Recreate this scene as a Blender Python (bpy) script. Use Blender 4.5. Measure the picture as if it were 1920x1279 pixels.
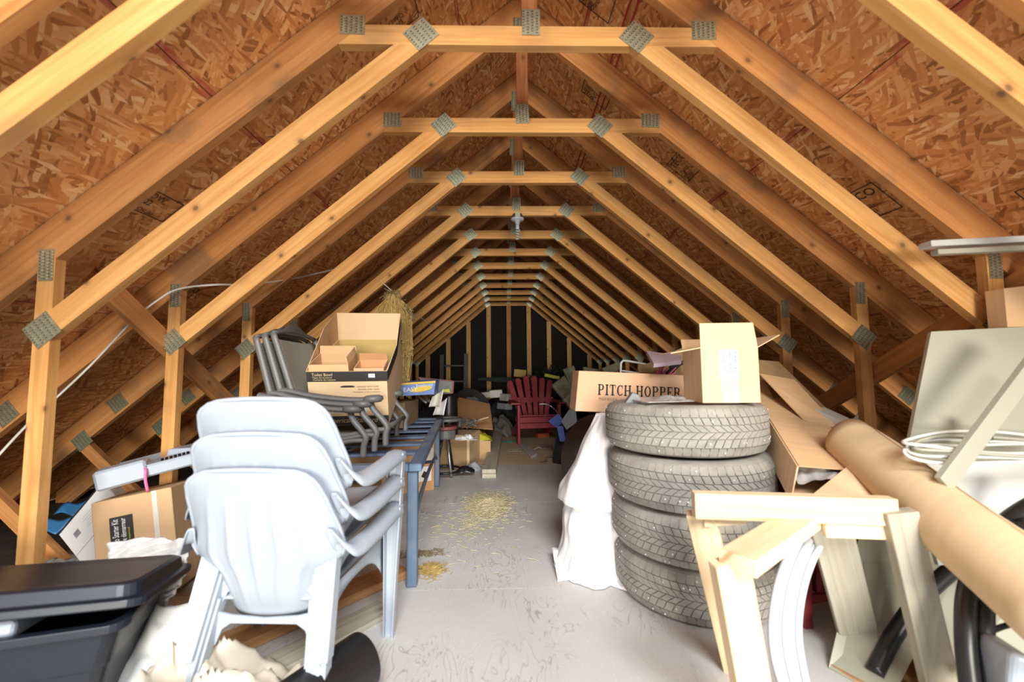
import bpy, bmesh, math, random
from mathutils import Vector, Matrix, Euler
for o in list(bpy.data.objects): bpy.data.objects.remove(o)
scene = bpy.context.scene
COL = scene.collection
V = Vector
R = math.radians

# ------------------------------------------------------------------ camera
FPX, PITCH, YAW, ROLL = 760.0, 0.0723, 0.0222, -0.0095
CAM = V((-0.119, 0.0, 1.0))
_fw = V((math.sin(YAW)*math.cos(PITCH), math.cos(YAW)*math.cos(PITCH), math.sin(PITCH)))
_rt = V((math.cos(YAW), -math.sin(YAW), 0)); _up = _rt.cross(_fw)
CR = _rt*math.cos(ROLL) + _up*math.sin(ROLL); CU = _up*math.cos(ROLL) - _rt*math.sin(ROLL)
cd = bpy.data.cameras.new('camera'); cam = bpy.data.objects.new('camera', cd); COL.objects.link(cam)
cd.sensor_width = 36.0; cd.lens = FPX/1920*36.0; cd.clip_start = 0.02; cd.clip_end = 200
cam.matrix_world = Matrix(((CR.x, CU.x, -_fw.x, CAM.x), (CR.y, CU.y, -_fw.y, CAM.y), (CR.z, CU.z, -_fw.z, CAM.z), (0, 0, 0, 1)))
cd.dof.use_dof = True; cd.dof.focus_distance = 3.0; cd.dof.aperture_fstop = 1.6
scene.camera = cam
def at(px, py, y=None, z=None, x=None):
    """world point of a sight line at a known depth y, height z or side x"""
    d = _fw + CR*((px-960)/FPX) - CU*((py-639.5)/FPX)
    if y is not None: t = (y-CAM.y)/d.y
    elif z is not None: t = (z-CAM.z)/d.z
    else: t = (x-CAM.x)/d.x
    return CAM + d*t

# ------------------------------------------------------------------ light
world = bpy.data.worlds.new('sky'); scene.world = world; world.use_nodes = True
wn = world.node_tree; bg = wn.nodes['Background']
bg.inputs[0].default_value = (0.80, 0.90, 1.0, 1); bg.inputs[1].default_value = 0.8
def area(name, loc, aim, sx, sy, power, col, spread=180):
    l = bpy.data.lights.new(name, 'AREA'); l.shape = 'RECTANGLE'; l.size = sx; l.size_y = sy
    l.energy = power; l.color = col; l.spread = R(spread)
    o = bpy.data.objects.new(name, l); COL.objects.link(o); o.location = loc
    o.rotation_euler = (V(aim)-V(loc)).to_track_quat('-Z', 'Y').to_euler()
    return o
area('daylight_from_gable_door', (0.8, -3.2, 4.2), (-0.05, 1.9, -0.4), 2.6, 1.8, 230, (0.95, 0.98, 1.0), 120)
area('low_fill_behind_camera', (0.5, -7.0, 0.95), (0.0, 4.0, 1.35), 3.0, 1.8, 780, (1.0, 0.95, 0.83))  # unseen low fill lamp, added far back so the distant trusses stay bright
vs = scene.view_settings
vs.view_transform = 'Standard'; vs.look = 'None'; vs.exposure = 0.12; vs.gamma = 1.0; vs.use_curve_mapping = False

# ------------------------------------------------------------------ materials
MATS = {}
class NT:
    def __init__(s, name, rough=0.8, metal=0.0):
        s.m = bpy.data.materials.new(name); s.m.use_nodes = True
        s.t = s.m.node_tree; s.b = s.t.nodes['Principled BSDF']
        s.b.inputs['Roughness'].default_value = rough; s.b.inputs['Metallic'].default_value = metal
        MATS[name] = s.m
    def n(s, typ, **kw):
        nd = s.t.nodes.new(typ)
        for k, v in kw.items():
            if k in nd.bl_rna.properties.keys(): setattr(nd, k, v)
            else: nd.inputs[k].default_value = v
        return nd
    def l(s, a, b): s.t.links.new(a, b)
    def obj(s): return s.n('ShaderNodeTexCoord').outputs['Object']
    def rnd(s): return s.n('ShaderNodeObjectInfo').outputs['Random']
    def mapping(s, vec, scale=(1,1,1), rot=(0,0,0), loc=(0,0,0)):
        m = s.n('ShaderNodeMapping'); m.inputs['Scale'].default_value = scale
        m.inputs['Rotation'].default_value = rot; m.inputs['Location'].default_value = loc
        s.l(vec, m.inputs[0]); return m.outputs[0]
    def math(s, op, a, b=None, clamp=False):
        m = s.n('ShaderNodeMath', operation=op); m.use_clamp = clamp
        for i, v in enumerate((a, b)):
            if v is None: continue
            if isinstance(v, (int, float)): m.inputs[i].default_value = v
            else: s.l(v, m.inputs[i])
        return m.outputs[0]
    def vadd(s, a, b):
        m = s.n('ShaderNodeVectorMath', operation='ADD'); s.l(a, m.inputs[0])
        if isinstance(b, tuple): m.inputs[1].default_value = b
        else: s.l(b, m.inputs[1])
        return m.outputs[0]
    def noise(s, vec, scale=5, detail=4, rough=0.5, dist=0.0):
        m = s.n('ShaderNodeTexNoise'); m.inputs['Scale'].default_value = scale; m.inputs['Detail'].default_value = detail
        m.inputs['Roughness'].default_value = rough; m.inputs['Distortion'].default_value = dist
        s.l(vec, m.inputs['Vector']); return m
    def ramp(s, fac, stops, interp='LINEAR'):
        r = s.n('ShaderNodeValToRGB'); r.color_ramp.interpolation = interp
        e = r.color_ramp.elements
        while len(e) > 1: e.remove(e[0])
        for i, (p, c) in enumerate(stops):
            el = e[0] if i == 0 else e.new(p)
            el.position = p
            el.color = (c, c, c, 1) if isinstance(c, (int, float)) else tuple(c)+(1,) if len(c) == 3 else c
        s.l(fac, r.inputs[0]); return r.outputs[0]
    def mix(s, fac, a, b, blend='MIX'):
        m = s.n('ShaderNodeMix', data_type='RGBA', blend_type=blend)
        if isinstance(fac, (int, float)): m.inputs[0].default_value = fac
        else: s.l(fac, m.inputs[0])
        for i, v in ((6, a), (7, b)):
            if isinstance(v, tuple): m.inputs[i].default_value = v+(1,) if len(v) == 3 else v
            else: s.l(v, m.inputs[i])
        return m.outputs[2]
    def color(s, c):
        if isinstance(c, tuple): s.b.inputs['Base Color'].default_value = c+(1,)
        else: s.l(c, s.b.inputs['Base Color'])
    def bump(s, h, strength=0.3, dist=0.01):
        b = s.n('ShaderNodeBump'); b.inputs['Strength'].default_value = strength; b.inputs['Distance'].default_value = dist
        s.l(h, b.inputs['Height']); s.l(b.outputs[0], s.b.inputs['Normal'])

def shift(n, vec):                                    # a different patch of the texture on every object
    c = n.n('ShaderNodeCombineXYZ'); r = n.rnd()
    n.l(n.math('MULTIPLY', r, 37.0), c.inputs[0]); n.l(n.math('MULTIPLY', r, 11.3), c.inputs[1]); n.l(n.math('MULTIPLY', r, 5.7), c.inputs[2])
    return n.vadd(vec, c.outputs[0])

def wood(name, pale, mid, dark, knot=(0.16, 0.07, 0.025), rough=0.75, vary=0.25, stain=0.0):
    n = NT(name, rough); co = shift(n, n.obj())
    g = n.noise(n.mapping(co, (1.2, 26, 26)), 1.6, 5, 0.55, 0.6).outputs[0]
    big = n.noise(n.mapping(co, (1.0, 5, 5)), 1.5, 2).outputs[0]
    c = n.ramp(g, [(0.28, dark), (0.5, mid), (0.72, pale)])
    c = n.mix(n.math('MULTIPLY', n.ramp(big, [(0.35, 0.0), (0.7, 1.0)]), 0.35), c, dark)
    sx = n.n('ShaderNodeSeparateXYZ'); n.l(co, sx.inputs[0])
    cb = n.n('ShaderNodeCombineXYZ'); n.l(sx.outputs[0], cb.inputs[0])
    n.l(n.math('ADD', sx.outputs[1], n.math('MULTIPLY', sx.outputs[2], 0.8)), cb.inputs[1])
    vo = n.n('ShaderNodeTexVoronoi', voronoi_dimensions='2D'); vo.inputs['Scale'].default_value = 3.6
    n.l(n.mapping(cb.outputs[0], (0.8, 1.2, 1)), vo.inputs['Vector'])
    c = n.mix(n.ramp(vo.outputs['Distance'], [(0.022, 0.9), (0.04, 0.35), (0.09, 0.0)]), c, knot)
    tone = n.n('ShaderNodeHueSaturation'); n.l(c, tone.inputs['Color'])
    n.l(n.math('ADD', n.math('MULTIPLY', n.rnd(), vary), 1.0-vary*0.6), tone.inputs['Value'])
    c = tone.outputs[0]
    if stain:
        st = n.noise(co, 3.5, 3).outputs[0]
        c = n.mix(n.math('MULTIPLY', n.ramp(st, [(0.56, 0.0), (0.68, 1.0)]), stain), c, (0.12, 0.09, 0.06))
    n.color(c); n.bump(g, 0.12, 0.003); return n.m
wood('truss_pine', (0.74, 0.42, 0.155), (0.64, 0.325, 0.100), (0.50, 0.22, 0.055), stain=0.25)
wood('rafter_pine', (0.64, 0.31, 0.105), (0.54, 0.235, 0.070), (0.40, 0.155, 0.040), stain=0.45)
wood('king_pine', (0.56, 0.23, 0.08), (0.45, 0.16, 0.05), (0.34, 0.10, 0.03))
wood('stud_pine', (0.68, 0.42, 0.17), (0.58, 0.33, 0.115), (0.45, 0.22, 0.065))
wood('bare_pine', (0.82, 0.68, 0.46), (0.76, 0.60, 0.38), (0.62, 0.44, 0.24), knot=(0.4, 0.22, 0.1))
wood('grey_pine', (0.55, 0.50, 0.40), (0.46, 0.42, 0.33), (0.34, 0.30, 0.22), knot=(0.22, 0.16, 0.1))
wood('board_brown', (0.55, 0.32, 0.15), (0.45, 0.24, 0.10), (0.32, 0.15, 0.055))

def plain(name, col, rough=0.6, metal=0.0, spread=0.12, scale=6, bump=0.0, dirt=None, dirt_amt=0.3, spec=None, sheen=0.0):
    n = NT(name, rough, metal); co = n.obj()
    t = n.noise(co, scale, 5, 0.6).outputs[0]
    lo = tuple(v*(1-spread) for v in col); hi = tuple(min(1, v*(1+spread)) for v in col)
    c = n.ramp(t, [(0.3, lo), (0.7, hi)])
    if dirt:
        d = n.noise(co, scale*0.45, 6, 0.65, 0.4).outputs[0]
        c = n.mix(n.math('MULTIPLY', n.ramp(d, [(0.5, 0.0), (0.68, 1.0)]), dirt_amt), c, dirt)
    n.color(c)
    if bump: n.bump(n.noise(co, scale*6, 4).outputs[0], bump, 0.004)
    if spec is not None: n.b.inputs['Specular IOR Level'].default_value = spec
    return n.m

def osb(name):
    n = NT(name, 0.7); base = shift(n, n.obj())
    warp = n.noise(base, 7, 2).outputs['Color']
    wv = n.n('ShaderNodeVectorMath', operation='SCALE'); n.l(warp, wv.inputs[0]); wv.inputs['Scale'].default_value = 0.03
    base = n.vadd(base, wv.outputs[0])
    val = None
    for i, (a, sx, sy, cov) in enumerate(((10, 9, 40, 0.0), (75, 11, 48, 0.5), (-35, 9, 52, 0.5), (38, 12, 50, 0.55), (-62, 11, 66, 0.62), (5, 15, 80, 0.72))):
        vo = n.n('ShaderNodeTexVoronoi', voronoi_dimensions='2D'); vo.inputs['Scale'].default_value = 1.0
        mp = n.mapping(base, (1, 1, 1), (0, 0, R(a)), (i*3.1, i*1.7, 0)); n.l(n.mapping(mp, (sx, sy, 1)), vo.inputs['Vector'])
        sp = n.n('ShaderNodeSeparateColor'); n.l(vo.outputs['Color'], sp.inputs[0])
        v = sp.outputs[0]
        if val is None: val = v
        else:
            msk = n.math('GREATER_THAN', sp.outputs[1], cov)
            m = n.n('ShaderNodeMix', data_type='FLOAT'); n.l(msk, m.inputs[0]); n.l(val, m.inputs[2]); n.l(v, m.inputs[3]); val = m.outputs[0]
    fine = n.noise(n.mapping(base, (30, 90, 1)), 1, 3).outputs[0]
    val2 = n.math('ADD', n.math('MULTIPLY', val, 0.85), n.math('MULTIPLY', fine, 0.18))
    c = n.ramp(val2, [(0.05, (0.28, 0.10, 0.024)), (0.25, (0.57, 0.24, 0.07)), (0.60, (0.72, 0.335, 0.11)), (0.82, (0.80, 0.43, 0.165)), (0.98, (0.90, 0.62, 0.30))])
    oc = n.n('ShaderNodeSeparateXYZ'); n.l(n.obj(), oc.inputs[0])
    edge = n.math('GREATER_THAN', n.math('ABSOLUTE', oc.outputs[1]), 0.588)
    pt = n.ramp(n.noise(n.obj(), 5, 3).outputs[0], [(0.45, 0.0), (0.55, 0.75)])
    c = n.mix(n.math('MULTIPLY', edge, pt), c, (0.42, 0.07, 0.05))
    n.color(c); n.bump(fine, 0.25, 0.003); return n.m
osb('osb_flakes')

def floor_mat():
    n = NT('painted_plywood', 0.6); co = n.obj()
    ph = n.noise(n.mapping(co, (5.0, 1.6, 1)), 1.3, 3, 0.55, 1.4).outputs[0]
    rings = n.math('SINE', n.math('MULTIPLY', ph, 62.0))
    line = n.ramp(rings, [(0.86, 0.0), (1.0, 1.0)])
    gate = n.ramp(n.noise(n.mapping(co, (1, 1, 1), loc=(4, 2, 0)), 2.6, 3).outputs[0], [(0.46, 0.0), (0.62, 1.0)])
    tone = n.noise(co, 1.4, 4).outputs[0]
    c = n.ramp(tone, [(0.3, (0.49, 0.47, 0.445)), (0.7, (0.60, 0.595, 0.58))])
    c = n.mix(n.math('MULTIPLY', n.math('MULTIPLY', line, gate), 0.55), c, (0.24, 0.185, 0.15))
    dust = n.noise(co, 3.0, 6, 0.7, 0.5).outputs[0]
    c = n.mix(n.ramp(dust, [(0.52, 0.0), (0.75, 0.45)]), c, (0.58, 0.52, 0.43))
    rust = n.noise(n.mapping(co, loc=(7, 3, 0)), 4.5, 5, 0.7).outputs[0]
    c = n.mix(n.ramp(rust, [(0.64, 0.0), (0.72, 0.3)]), c, (0.42, 0.27, 0.18))
    sp = n.n('ShaderNodeTexVoronoi', voronoi_dimensions='2D'); sp.inputs['Scale'].default_value = 22; n.l(co, sp.inputs['Vector'])
    c = n.mix(n.ramp(sp.outputs['Distance'], [(0.03, 0.8), (0.05, 0.0)]), c, (0.75, 0.73, 0.68))
    n.color(c); n.bump(rings, 0.06, 0.002); return n.m
floor_mat()

def zinc(name, col, rough=0.38):
    n = NT(name, rough, 0.75); co = n.obj()
    t = n.n('ShaderNodeTexVoronoi'); t.inputs['Scale'].default_value = 90; n.l(co, t.inputs['Vector'])
    n.color(n.mix(n.ramp(t.outputs['Distance'], [(0.2, 0.0), (0.9, 1.0)]), tuple(v*0.75 for v in col), col)); return n.m
zinc('nail_plate', (0.50, 0.52, 0.38)); zinc('plate_tooth', (0.80, 0.79, 0.55), 0.25)
plain('plate_slot', (0.055, 0.055, 0.045), 0.8)
def cardboard(name, col, spread=0.07, spot=0.25):
    n = NT(name, 0.85); co = shift(n, n.obj())
    fl = n.math('SINE', n.math('MULTIPLY', n.n('ShaderNodeSeparateXYZ').outputs[0], 1.0))
    t = n.noise(n.mapping(co, (2, 30, 2)), 1.5, 4).outputs[0]
    big = n.noise(co, 4, 5, 0.6).outputs[0]
    c = n.ramp(t, [(0.3, tuple(v*(1-spread) for v in col)), (0.7, tuple(v*(1+spread) for v in col))])
    c = n.mix(n.math('MULTIPLY', n.ramp(big, [(0.55, 0.0), (0.75, 1.0)]), spot), c, tuple(v*0.62 for v in col))
    n.color(c); n.bump(t, 0.08, 0.002); return n.m
cardboard('cardboard', (0.60, 0.38, 0.20)); cardboard('cardboard_light', (0.70, 0.49, 0.29)); cardboard('cardboard_yellow', (0.52, 0.37, 0.13))
cardboard('cardboard_orange', (0.58, 0.31, 0.14)); cardboard('cardboard_dark', (0.30, 0.19, 0.09)); cardboard('kraft_paper', (0.60, 0.43, 0.25), 0.05, 0.12)
cardboard('hopper_board', (0.66, 0.40, 0.24), 0.04, 0.08)
plain('white_plastic', (0.36, 0.405, 0.465), 0.32, spread=0.02, dirt=(0.62, 0.60, 0.55), dirt_amt=0.22)
plain('white_paint', (0.50, 0.50, 0.47), 0.4, spread=0.03, dirt=(0.66, 0.60, 0.48), dirt_amt=0.2)
plain('cream_board', (0.36, 0.345, 0.27), 0.45, spread=0.03)
plain('pipe_white', (0.55, 0.58, 0.62), 0.35, spread=0.03)
plain('tote_plastic', (0.011, 0.015, 0.024), 0.42, spread=0.1)
plain('black_plastic', (0.012, 0.012, 0.013), 0.35, spread=0.2)
plain('black_rubber', (0.018, 0.018, 0.018), 0.6, spread=0.2)
plain('grey_metal', (0.14, 0.14, 0.135), 0.5, 0.2, spread=0.1, dirt=(0.25, 0.23, 0.2), dirt_amt=0.3)
plain('table_metal', (0.10, 0.15, 0.235), 0.45, 0.15, spread=0.12, dirt=(0.34, 0.32, 0.28), dirt_amt=0.45)
plain('steel', (0.5, 0.5, 0.5), 0.35, 0.9)
plain('tire_rubber', (0.30, 0.275, 0.24), 0.85, spread=0.16, scale=14, dirt=(0.12, 0.105, 0.09), dirt_amt=0.5)
plain('tire_groove', (0.07, 0.062, 0.055), 0.9)
plain('stud_metal', (0.9, 0.9, 0.88), 0.3, 0.3)
plain('white_cloth', (0.84, 0.84, 0.85), 0.8, spread=0.03, bump=0.15)
plain('red_plastic', (0.30, 0.028, 0.038), 0.5, spread=0.12, dirt=(0.42, 0.16, 0.15), dirt_amt=0.3)
plain('red_metal', (0.22, 0.02, 0.02), 0.5)
plain('ink', (0.035, 0.028, 0.022), 0.8); plain('ink_brown', (0.10, 0.06, 0.035), 0.8); plain('ink_grey', (0.25, 0.25, 0.28), 0.8)
plain('paper_white', (0.82, 0.82, 0.80), 0.7, spread=0.03)
plain('paper_label', (0.62, 0.58, 0.50), 0.6, spread=0.06)
plain('tape_clear', (0.74, 0.60, 0.40), 0.25, spread=0.05)
plain('print_black', (0.030, 0.026, 0.024), 0.55)
plain('print_gold', (0.66, 0.50, 0.28), 0.6)
plain('yellow_green', (0.50, 0.50, 0.03), 0.6); plain('blue_print', (0.14, 0.24, 0.50), 0.6); plain('yellow_print', (0.72, 0.48, 0.04), 0.6)
plain('beige_sheet', (0.60, 0.53, 0.42), 0.28, spread=0.08, scale=4)
plain('foam_white', (0.76, 0.75, 0.72), 0.75, spread=0.05, bump=0.2, dirt=(0.6, 0.55, 0.46), dirt_amt=0.25)
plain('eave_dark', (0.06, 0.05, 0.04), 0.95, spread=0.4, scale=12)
wood('tan_lightened_plywood', (0.66, 0.52, 0.35), (0.60, 0.46, 0.30), (0.52, 0.38, 0.24), knot=(0.45, 0.32, 0.2), vary=0.08)  # tan far sheets, their colour lightened to stand in for missing light at depth
plain('insulation_grey', (0.34, 0.34, 0.31), 0.95, spread=0.35, scale=18, bump=0.6)
plain('insulation_green', (0.30, 0.30, 0.20), 0.95, spread=0.3, scale=10, bump=0.5)
plain('straw', (0.50, 0.34, 0.11), 0.9, spread=0.35, scale=40); plain('straw_dark', (0.24, 0.18, 0.09), 0.9, spread=0.4, scale=40)
plain('floor_straw', (0.66, 0.58, 0.36), 0.9, spread=0.25, scale=40)
plain('cable_white', (0.74, 0.72, 0.64), 0.5); plain('rope_grey', (0.5, 0.46, 0.38), 0.8); plain('pink_plastic', (0.75, 0.14, 0.32), 0.4)
plain('blue_plastic', (0.03, 0.16, 0.36), 0.4); plain('blue_strap', (0.035, 0.075, 0.28), 0.6); plain('green_dark', (0.018, 0.032, 0.022), 0.9, spread=0.5, scale=30)
plain('green_rope', (0.05, 0.26, 0.15), 0.7); plain('orange_plastic', (0.65, 0.16, 0.03), 0.6); plain('grey_bag', (0.15, 0.145, 0.13), 0.38, spread=0.2)
plain('grey_cloth', (0.30, 0.32, 0.34), 0.9, spread=0.2, bump=0.3); plain('lavender_foam', (0.55, 0.44, 0.50), 0.7); plain('clear_tray', (0.62, 0.58, 0.60), 0.2)
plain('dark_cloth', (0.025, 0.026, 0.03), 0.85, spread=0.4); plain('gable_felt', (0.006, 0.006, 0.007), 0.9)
plain('dull_red', (0.23, 0.06, 0.06), 0.6); plain('brown_tire', (0.07, 0.05, 0.04), 0.6); plain('burlap', (0.35, 0.26, 0.14), 0.95, spread=0.3, scale=40, bump=0.4)
plain('silver_wrap', (0.62, 0.60, 0.58), 0.22, 0.3, spread=0.2, scale=8); plain('red_paint', (0.42, 0.035, 0.04), 0.7)
plain('bottle_blue', (0.16, 0.42, 0.55), 0.15); plain('red_wood', (0.26, 0.03, 0.035), 0.6); plain('pad_grey', (0.20, 0.21, 0.22), 0.6)
def sling():
    n = NT('sling_fabric', 0.8); co = n.obj()
    w = n.n('ShaderNodeTexWave', wave_type='BANDS', bands_direction='DIAGONAL'); w.inputs['Scale'].default_value = 45; n.l(co, w.inputs['Vector'])
    n.color(n.ramp(w.outputs['Fac'], [(0.25, (0.19, 0.18, 0.15)), (0.75, (0.50, 0.47, 0.38))])); n.bump(w.outputs['Fac'], 0.3, 0.002)
sling()
def bulb():
    n = NT('bulb_glass', 0.3); n.color((0.9, 0.92, 0.85))
    n.b.inputs['Emission Color'].default_value = (1.0, 0.93, 0.66, 1); n.b.inputs['Emission Strength'].default_value = 6.0
bulb()

# ------------------------------------------------------------------ mesh tools
class MB:
    def __init__(s): s.v = []; s.f = []; s.mi = []; s.k = 0
    def add(s, vs, fs):
        b = len(s.v); s.v += [V(p) for p in vs]
        for f in fs: s.f.append([b+i for i in f]); s.mi.append(s.k)
        return s
    def box(s, c, size, rot=None):
        hx, hy, hz = (q/2 for q in size); m = rot.to_3x3() if rot is not None else Matrix.Identity(3); c = V(c)
        p = [c + m @ V((x*hx, y*hy, z*hz)) for z in (-1, 1) for y in (-1, 1) for x in (-1, 1)]
        return s.add(p, [(0, 2, 3, 1), (4, 5, 7, 6), (0, 1, 5, 4), (2, 6, 7, 3), (0, 4, 6, 2), (1, 3, 7, 5)])
    def beam(s, a, b, w, h, up=(0, 0, 1)):
        a = V(a); b = V(b); x = (b-a).normalized(); y = V(up).cross(x)
        if y.length < 1e-4: y = V((0, 1, 0)).cross(x)
        y.normalize(); z = x.cross(y)
        p = [q + y*(i*w/2) + z*(j*h/2) for q in (a, b) for j in (-1, 1) for i in (-1, 1)]
        return s.add(p, [(0, 1, 3, 2), (4, 6, 7, 5), (0, 4, 5, 1), (2, 3, 7, 6), (0, 2, 6, 4), (1, 5, 7, 3)])
    def hexa(s, p):                                   # bottom four then top four corners, each counter-clockwise from above
        return s.add(p, [(3, 2, 1, 0), (4, 5, 6, 7), (0, 1, 5, 4), (1, 2, 6, 5), (2, 3, 7, 6), (3, 0, 4, 7)])
    def prism(s, poly, d):                            # a flat outline pushed along d
        n = len(poly); d = V(d); p = [V(q) for q in poly]
        nrm = (p[1]-p[0]).cross(p[2]-p[0])
        if nrm.dot(d) > 0: p = p[::-1]
        return s.add(p+[q+d for q in p], [tuple(range(n)), tuple(range(2*n-1, n-1, -1))] + [((i+1) % n, i, i+n, (i+1) % n+n) for i in range(n)])
    def tube(s, pts, r, n=8, closed=False, caps=True, flat=1.0):
        pts = [V(p) for p in pts]; m = len(pts); rings = []; prev = None
        for i, p in enumerate(pts):
            t = (pts[(i+1) % m]-pts[i-1]) if closed else (pts[min(i+1, m-1)]-pts[max(i-1, 0)])
            t = t.normalized() if t.length > 1e-9 else V((0, 0, 1))
            if prev is None:
                prev = t.orthogonal().normalized() if abs(t.z) > 0.95 else V((0, 0, 1)).cross(t).normalized()
            nn = (prev - t*prev.dot(t)).normalized(); prev = nn; bb = t.cross(nn)
            rr = r[i] if isinstance(r, (list, tuple)) else r
            rings.append([p + nn*(rr*math.cos(2*math.pi*j/n)) + bb*(rr*flat*math.sin(2*math.pi*j/n)) for j in range(n)])
        vs = [q for rg in rings for q in rg]; fs = []
        for i in range(m if closed else m-1):
            a = i*n; b = ((i+1) % m)*n
            for j in range(n): fs.append((a+j, a+(j+1) % n, b+(j+1) % n, b+j))
        if caps and not closed: fs += [tuple(range(n-1, -1, -1)), tuple(range((m-1)*n, m*n))]
        return s.add(vs, fs)
    def lathe(s, prof, n=32, c=(0, 0, 0), closed=False, axis='Z'):
        c = V(c); vs = []
        for r, z in prof:
            for j in range(n):
                a = 2*math.pi*j/n; q = V((r*math.cos(a), r*math.sin(a), z))
                if axis == 'X': q = V((q.z, q.x, q.y))
                if axis == 'Y': q = V((q.y, q.z, q.x))
                vs.append(c+q)
        fs = []; m = len(prof)
        for i in range(m if closed else m-1):
            a = i*n; b = ((i+1) % m)*n
            for j in range(n): fs.append((a+j, a+(j+1) % n, b+(j+1) % n, b+j))
        if not closed: fs += [tuple(range(n-1, -1, -1)), tuple(range((m-1)*n, m*n))]
        return s.add(vs, fs)
    def grid(s, fn, nu, nv):
        vs = [fn(i/nu, j/nv) for j in range(nv+1) for i in range(nu+1)]
        return s.add(vs, [(j*(nu+1)+i, j*(nu+1)+i+1, (j+1)*(nu+1)+i+1, (j+1)*(nu+1)+i) for j in range(nv) for i in range(nu)])
    def mesh(s, name, mats, smooth=False, org=None):
        me = bpy.data.meshes.new(name); o = V(org) if org is not None else V((0, 0, 0))
        me.from_pydata([tuple(p-o) for p in s.v], [], s.f)
        for m in (mats if isinstance(mats, (list, tuple)) else [mats]): me.materials.append(MATS[m])
        if isinstance(mats, (list, tuple)):
            for p, k in zip(me.polygons, s.mi): p.material_index = k
        if smooth:
            for p in me.polygons: p.use_smooth = True
        me.update(); return me

def link(name, me, parent=None, loc=(0, 0, 0), rot=None, bevel=0, solid=0, sub=0, angle=None, bseg=1, off=-1):
    o = bpy.data.objects.new(name, me); COL.objects.link(o); o.location = loc
    if rot is not None: o.rotation_euler = rot
    if parent is not None: o.parent = parent
    if solid:
        m = o.modifiers.new('thickness', 'SOLIDIFY'); m.thickness = solid; m.offset = off
    if bevel:
        m = o.modifiers.new('bevel', 'BEVEL'); m.width = bevel; m.segments = bseg; m.limit_method = 'ANGLE'; m.angle_limit = R(30)
    if sub:
        m = o.modifiers.new('sub', 'SUBSURF'); m.levels = sub; m.render_levels = sub
    return o
def tag(o, label, cat, group=None, kind=None):
    o['label'] = label
    if cat: o['category'] = cat
    if group: o['group'] = group
    if kind: o['kind'] = kind
    return o
def thing(name, label, cat, loc=(0, 0, 0), rot=(0, 0, 0), group=None):
    o = bpy.data.objects.new(name, None); COL.objects.link(o); o.location = loc; o.rotation_euler = rot
    o.empty_display_size = 0.05
    return tag(o, label, cat, group)
def part(name, mb, mat, parent, smooth=False, world=True, **kw):
    """a part built in world coordinates (under an unrotated thing) or, world=False, in the thing's own"""
    org = parent.location if (world and parent is not None) else None
    return link(name, mb.mesh(name, mat, smooth, org), parent, **kw)
def single(name, mb, mat, label, cat, group=None, smooth=False, org=None, **kw):
    """a thing that is one mesh, its origin at its base"""
    if org is None:
        lo = [min(p[i] for p in mb.v) for i in range(3)]; hi = [max(p[i] for p in mb.v) for i in range(3)]
        org = V(((lo[0]+hi[0])/2, (lo[1]+hi[1])/2, lo[2]))
    return tag(link(name, mb.mesh(name, mat, smooth, org), None, loc=org, **kw), label, cat, group)
def frame(x, y):                                      # rotation whose X and Y axes are the two directions
    x = V(x).normalized(); z = x.cross(V(y)).normalized(); y = z.cross(x)
    return Matrix((x, y, z)).transposed()
def lumber(name, a, b, w, t, up, mat, parent=None, bevel=0.002):
    """a stick from a to b, w across `up`'s perpendicular, t along up; its own X axis runs with the grain"""
    a = V(a); b = V(b); x = (b-a).normalized(); y = V(up).cross(x).normalized(); z = x.cross(y); L = (b-a).length
    me = MB().box((0, 0, 0), (L, w, t)).mesh(name, mat)
    o = link(name, me, parent, bevel=bevel)
    mw = Matrix((x, y, z)).transposed(); mid = (a+b)/2
    o.rotation_euler = mw.to_euler(); o.location = mid - (parent.location if parent else V((0, 0, 0)))
    return o
def sheet_box(name, c, size, rot, mat, parent, bevel=0.0):
    o = link(name, MB().box((0, 0, 0), size).mesh(name, mat), parent, bevel=bevel)
    o.location = V(c) - (parent.location if parent else V((0, 0, 0))); o.rotation_euler = rot.to_euler() if rot is not None else (0, 0, 0)
    return o
def text(name, body, h, mat, parent, origin, x, y, local=False, width=None, thick=0.0006, italic=0.0, align='LEFT'):
    """flat print lying in the plane of x and y, lower left corner at origin"""
    cu = bpy.data.curves.new(name, 'FONT'); cu.body = body; cu.size = 1.0; cu.shear = italic; cu.extrude = 0.0; cu.resolution_u = 2; cu.space_line = 0.9
    to = bpy.data.objects.new(name, cu); COL.objects.link(to); bpy.context.view_layer.update()
    me = bpy.data.meshes.new_from_object(to.evaluated_get(bpy.context.evaluated_depsgraph_get()))
    bpy.data.objects.remove(to); bpy.data.curves.remove(cu); me.name = name
    ys = [v.co.y for v in me.vertices]; xs = [v.co.x for v in me.vertices]
    k = h/max(1e-6, (max(ys)-min(ys))) ; kx = k if width is None else width/max(1e-6, max(xs)-min(xs))
    x0, y0 = min(xs), min(ys)
    for v in me.vertices: v.co.x = (v.co.x-x0)*kx; v.co.y = (v.co.y-y0)*k; v.co.z = 0.0008
    me.materials.clear(); me.materials.append(MATS[mat])
    o = link(name, me, parent); m = frame(x, y); o.rotation_euler = m.to_euler()
    o.location = V(origin) - (parent.location if (parent and not local) else V((0, 0, 0)))
    return o
def smooth_path(pts, k=6):                            # Catmull-Rom through the points
    pts = [V(p) for p in pts]; out = []
    for i in range(len(pts)-1):
        p0 = pts[max(i-1, 0)]; p1 = pts[i]; p2 = pts[i+1]; p3 = pts[min(i+2, len(pts)-1)]
        for j in range(k):
            t = j/k
            out.append(0.5*((2*p1) + (p2-p0)*t + (2*p0-5*p1+4*p2-p3)*t*t + (3*p1-p0-3*p2+p3)*t**3))
    return out + [pts[-1]]
RND = random.Random(7)

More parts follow.
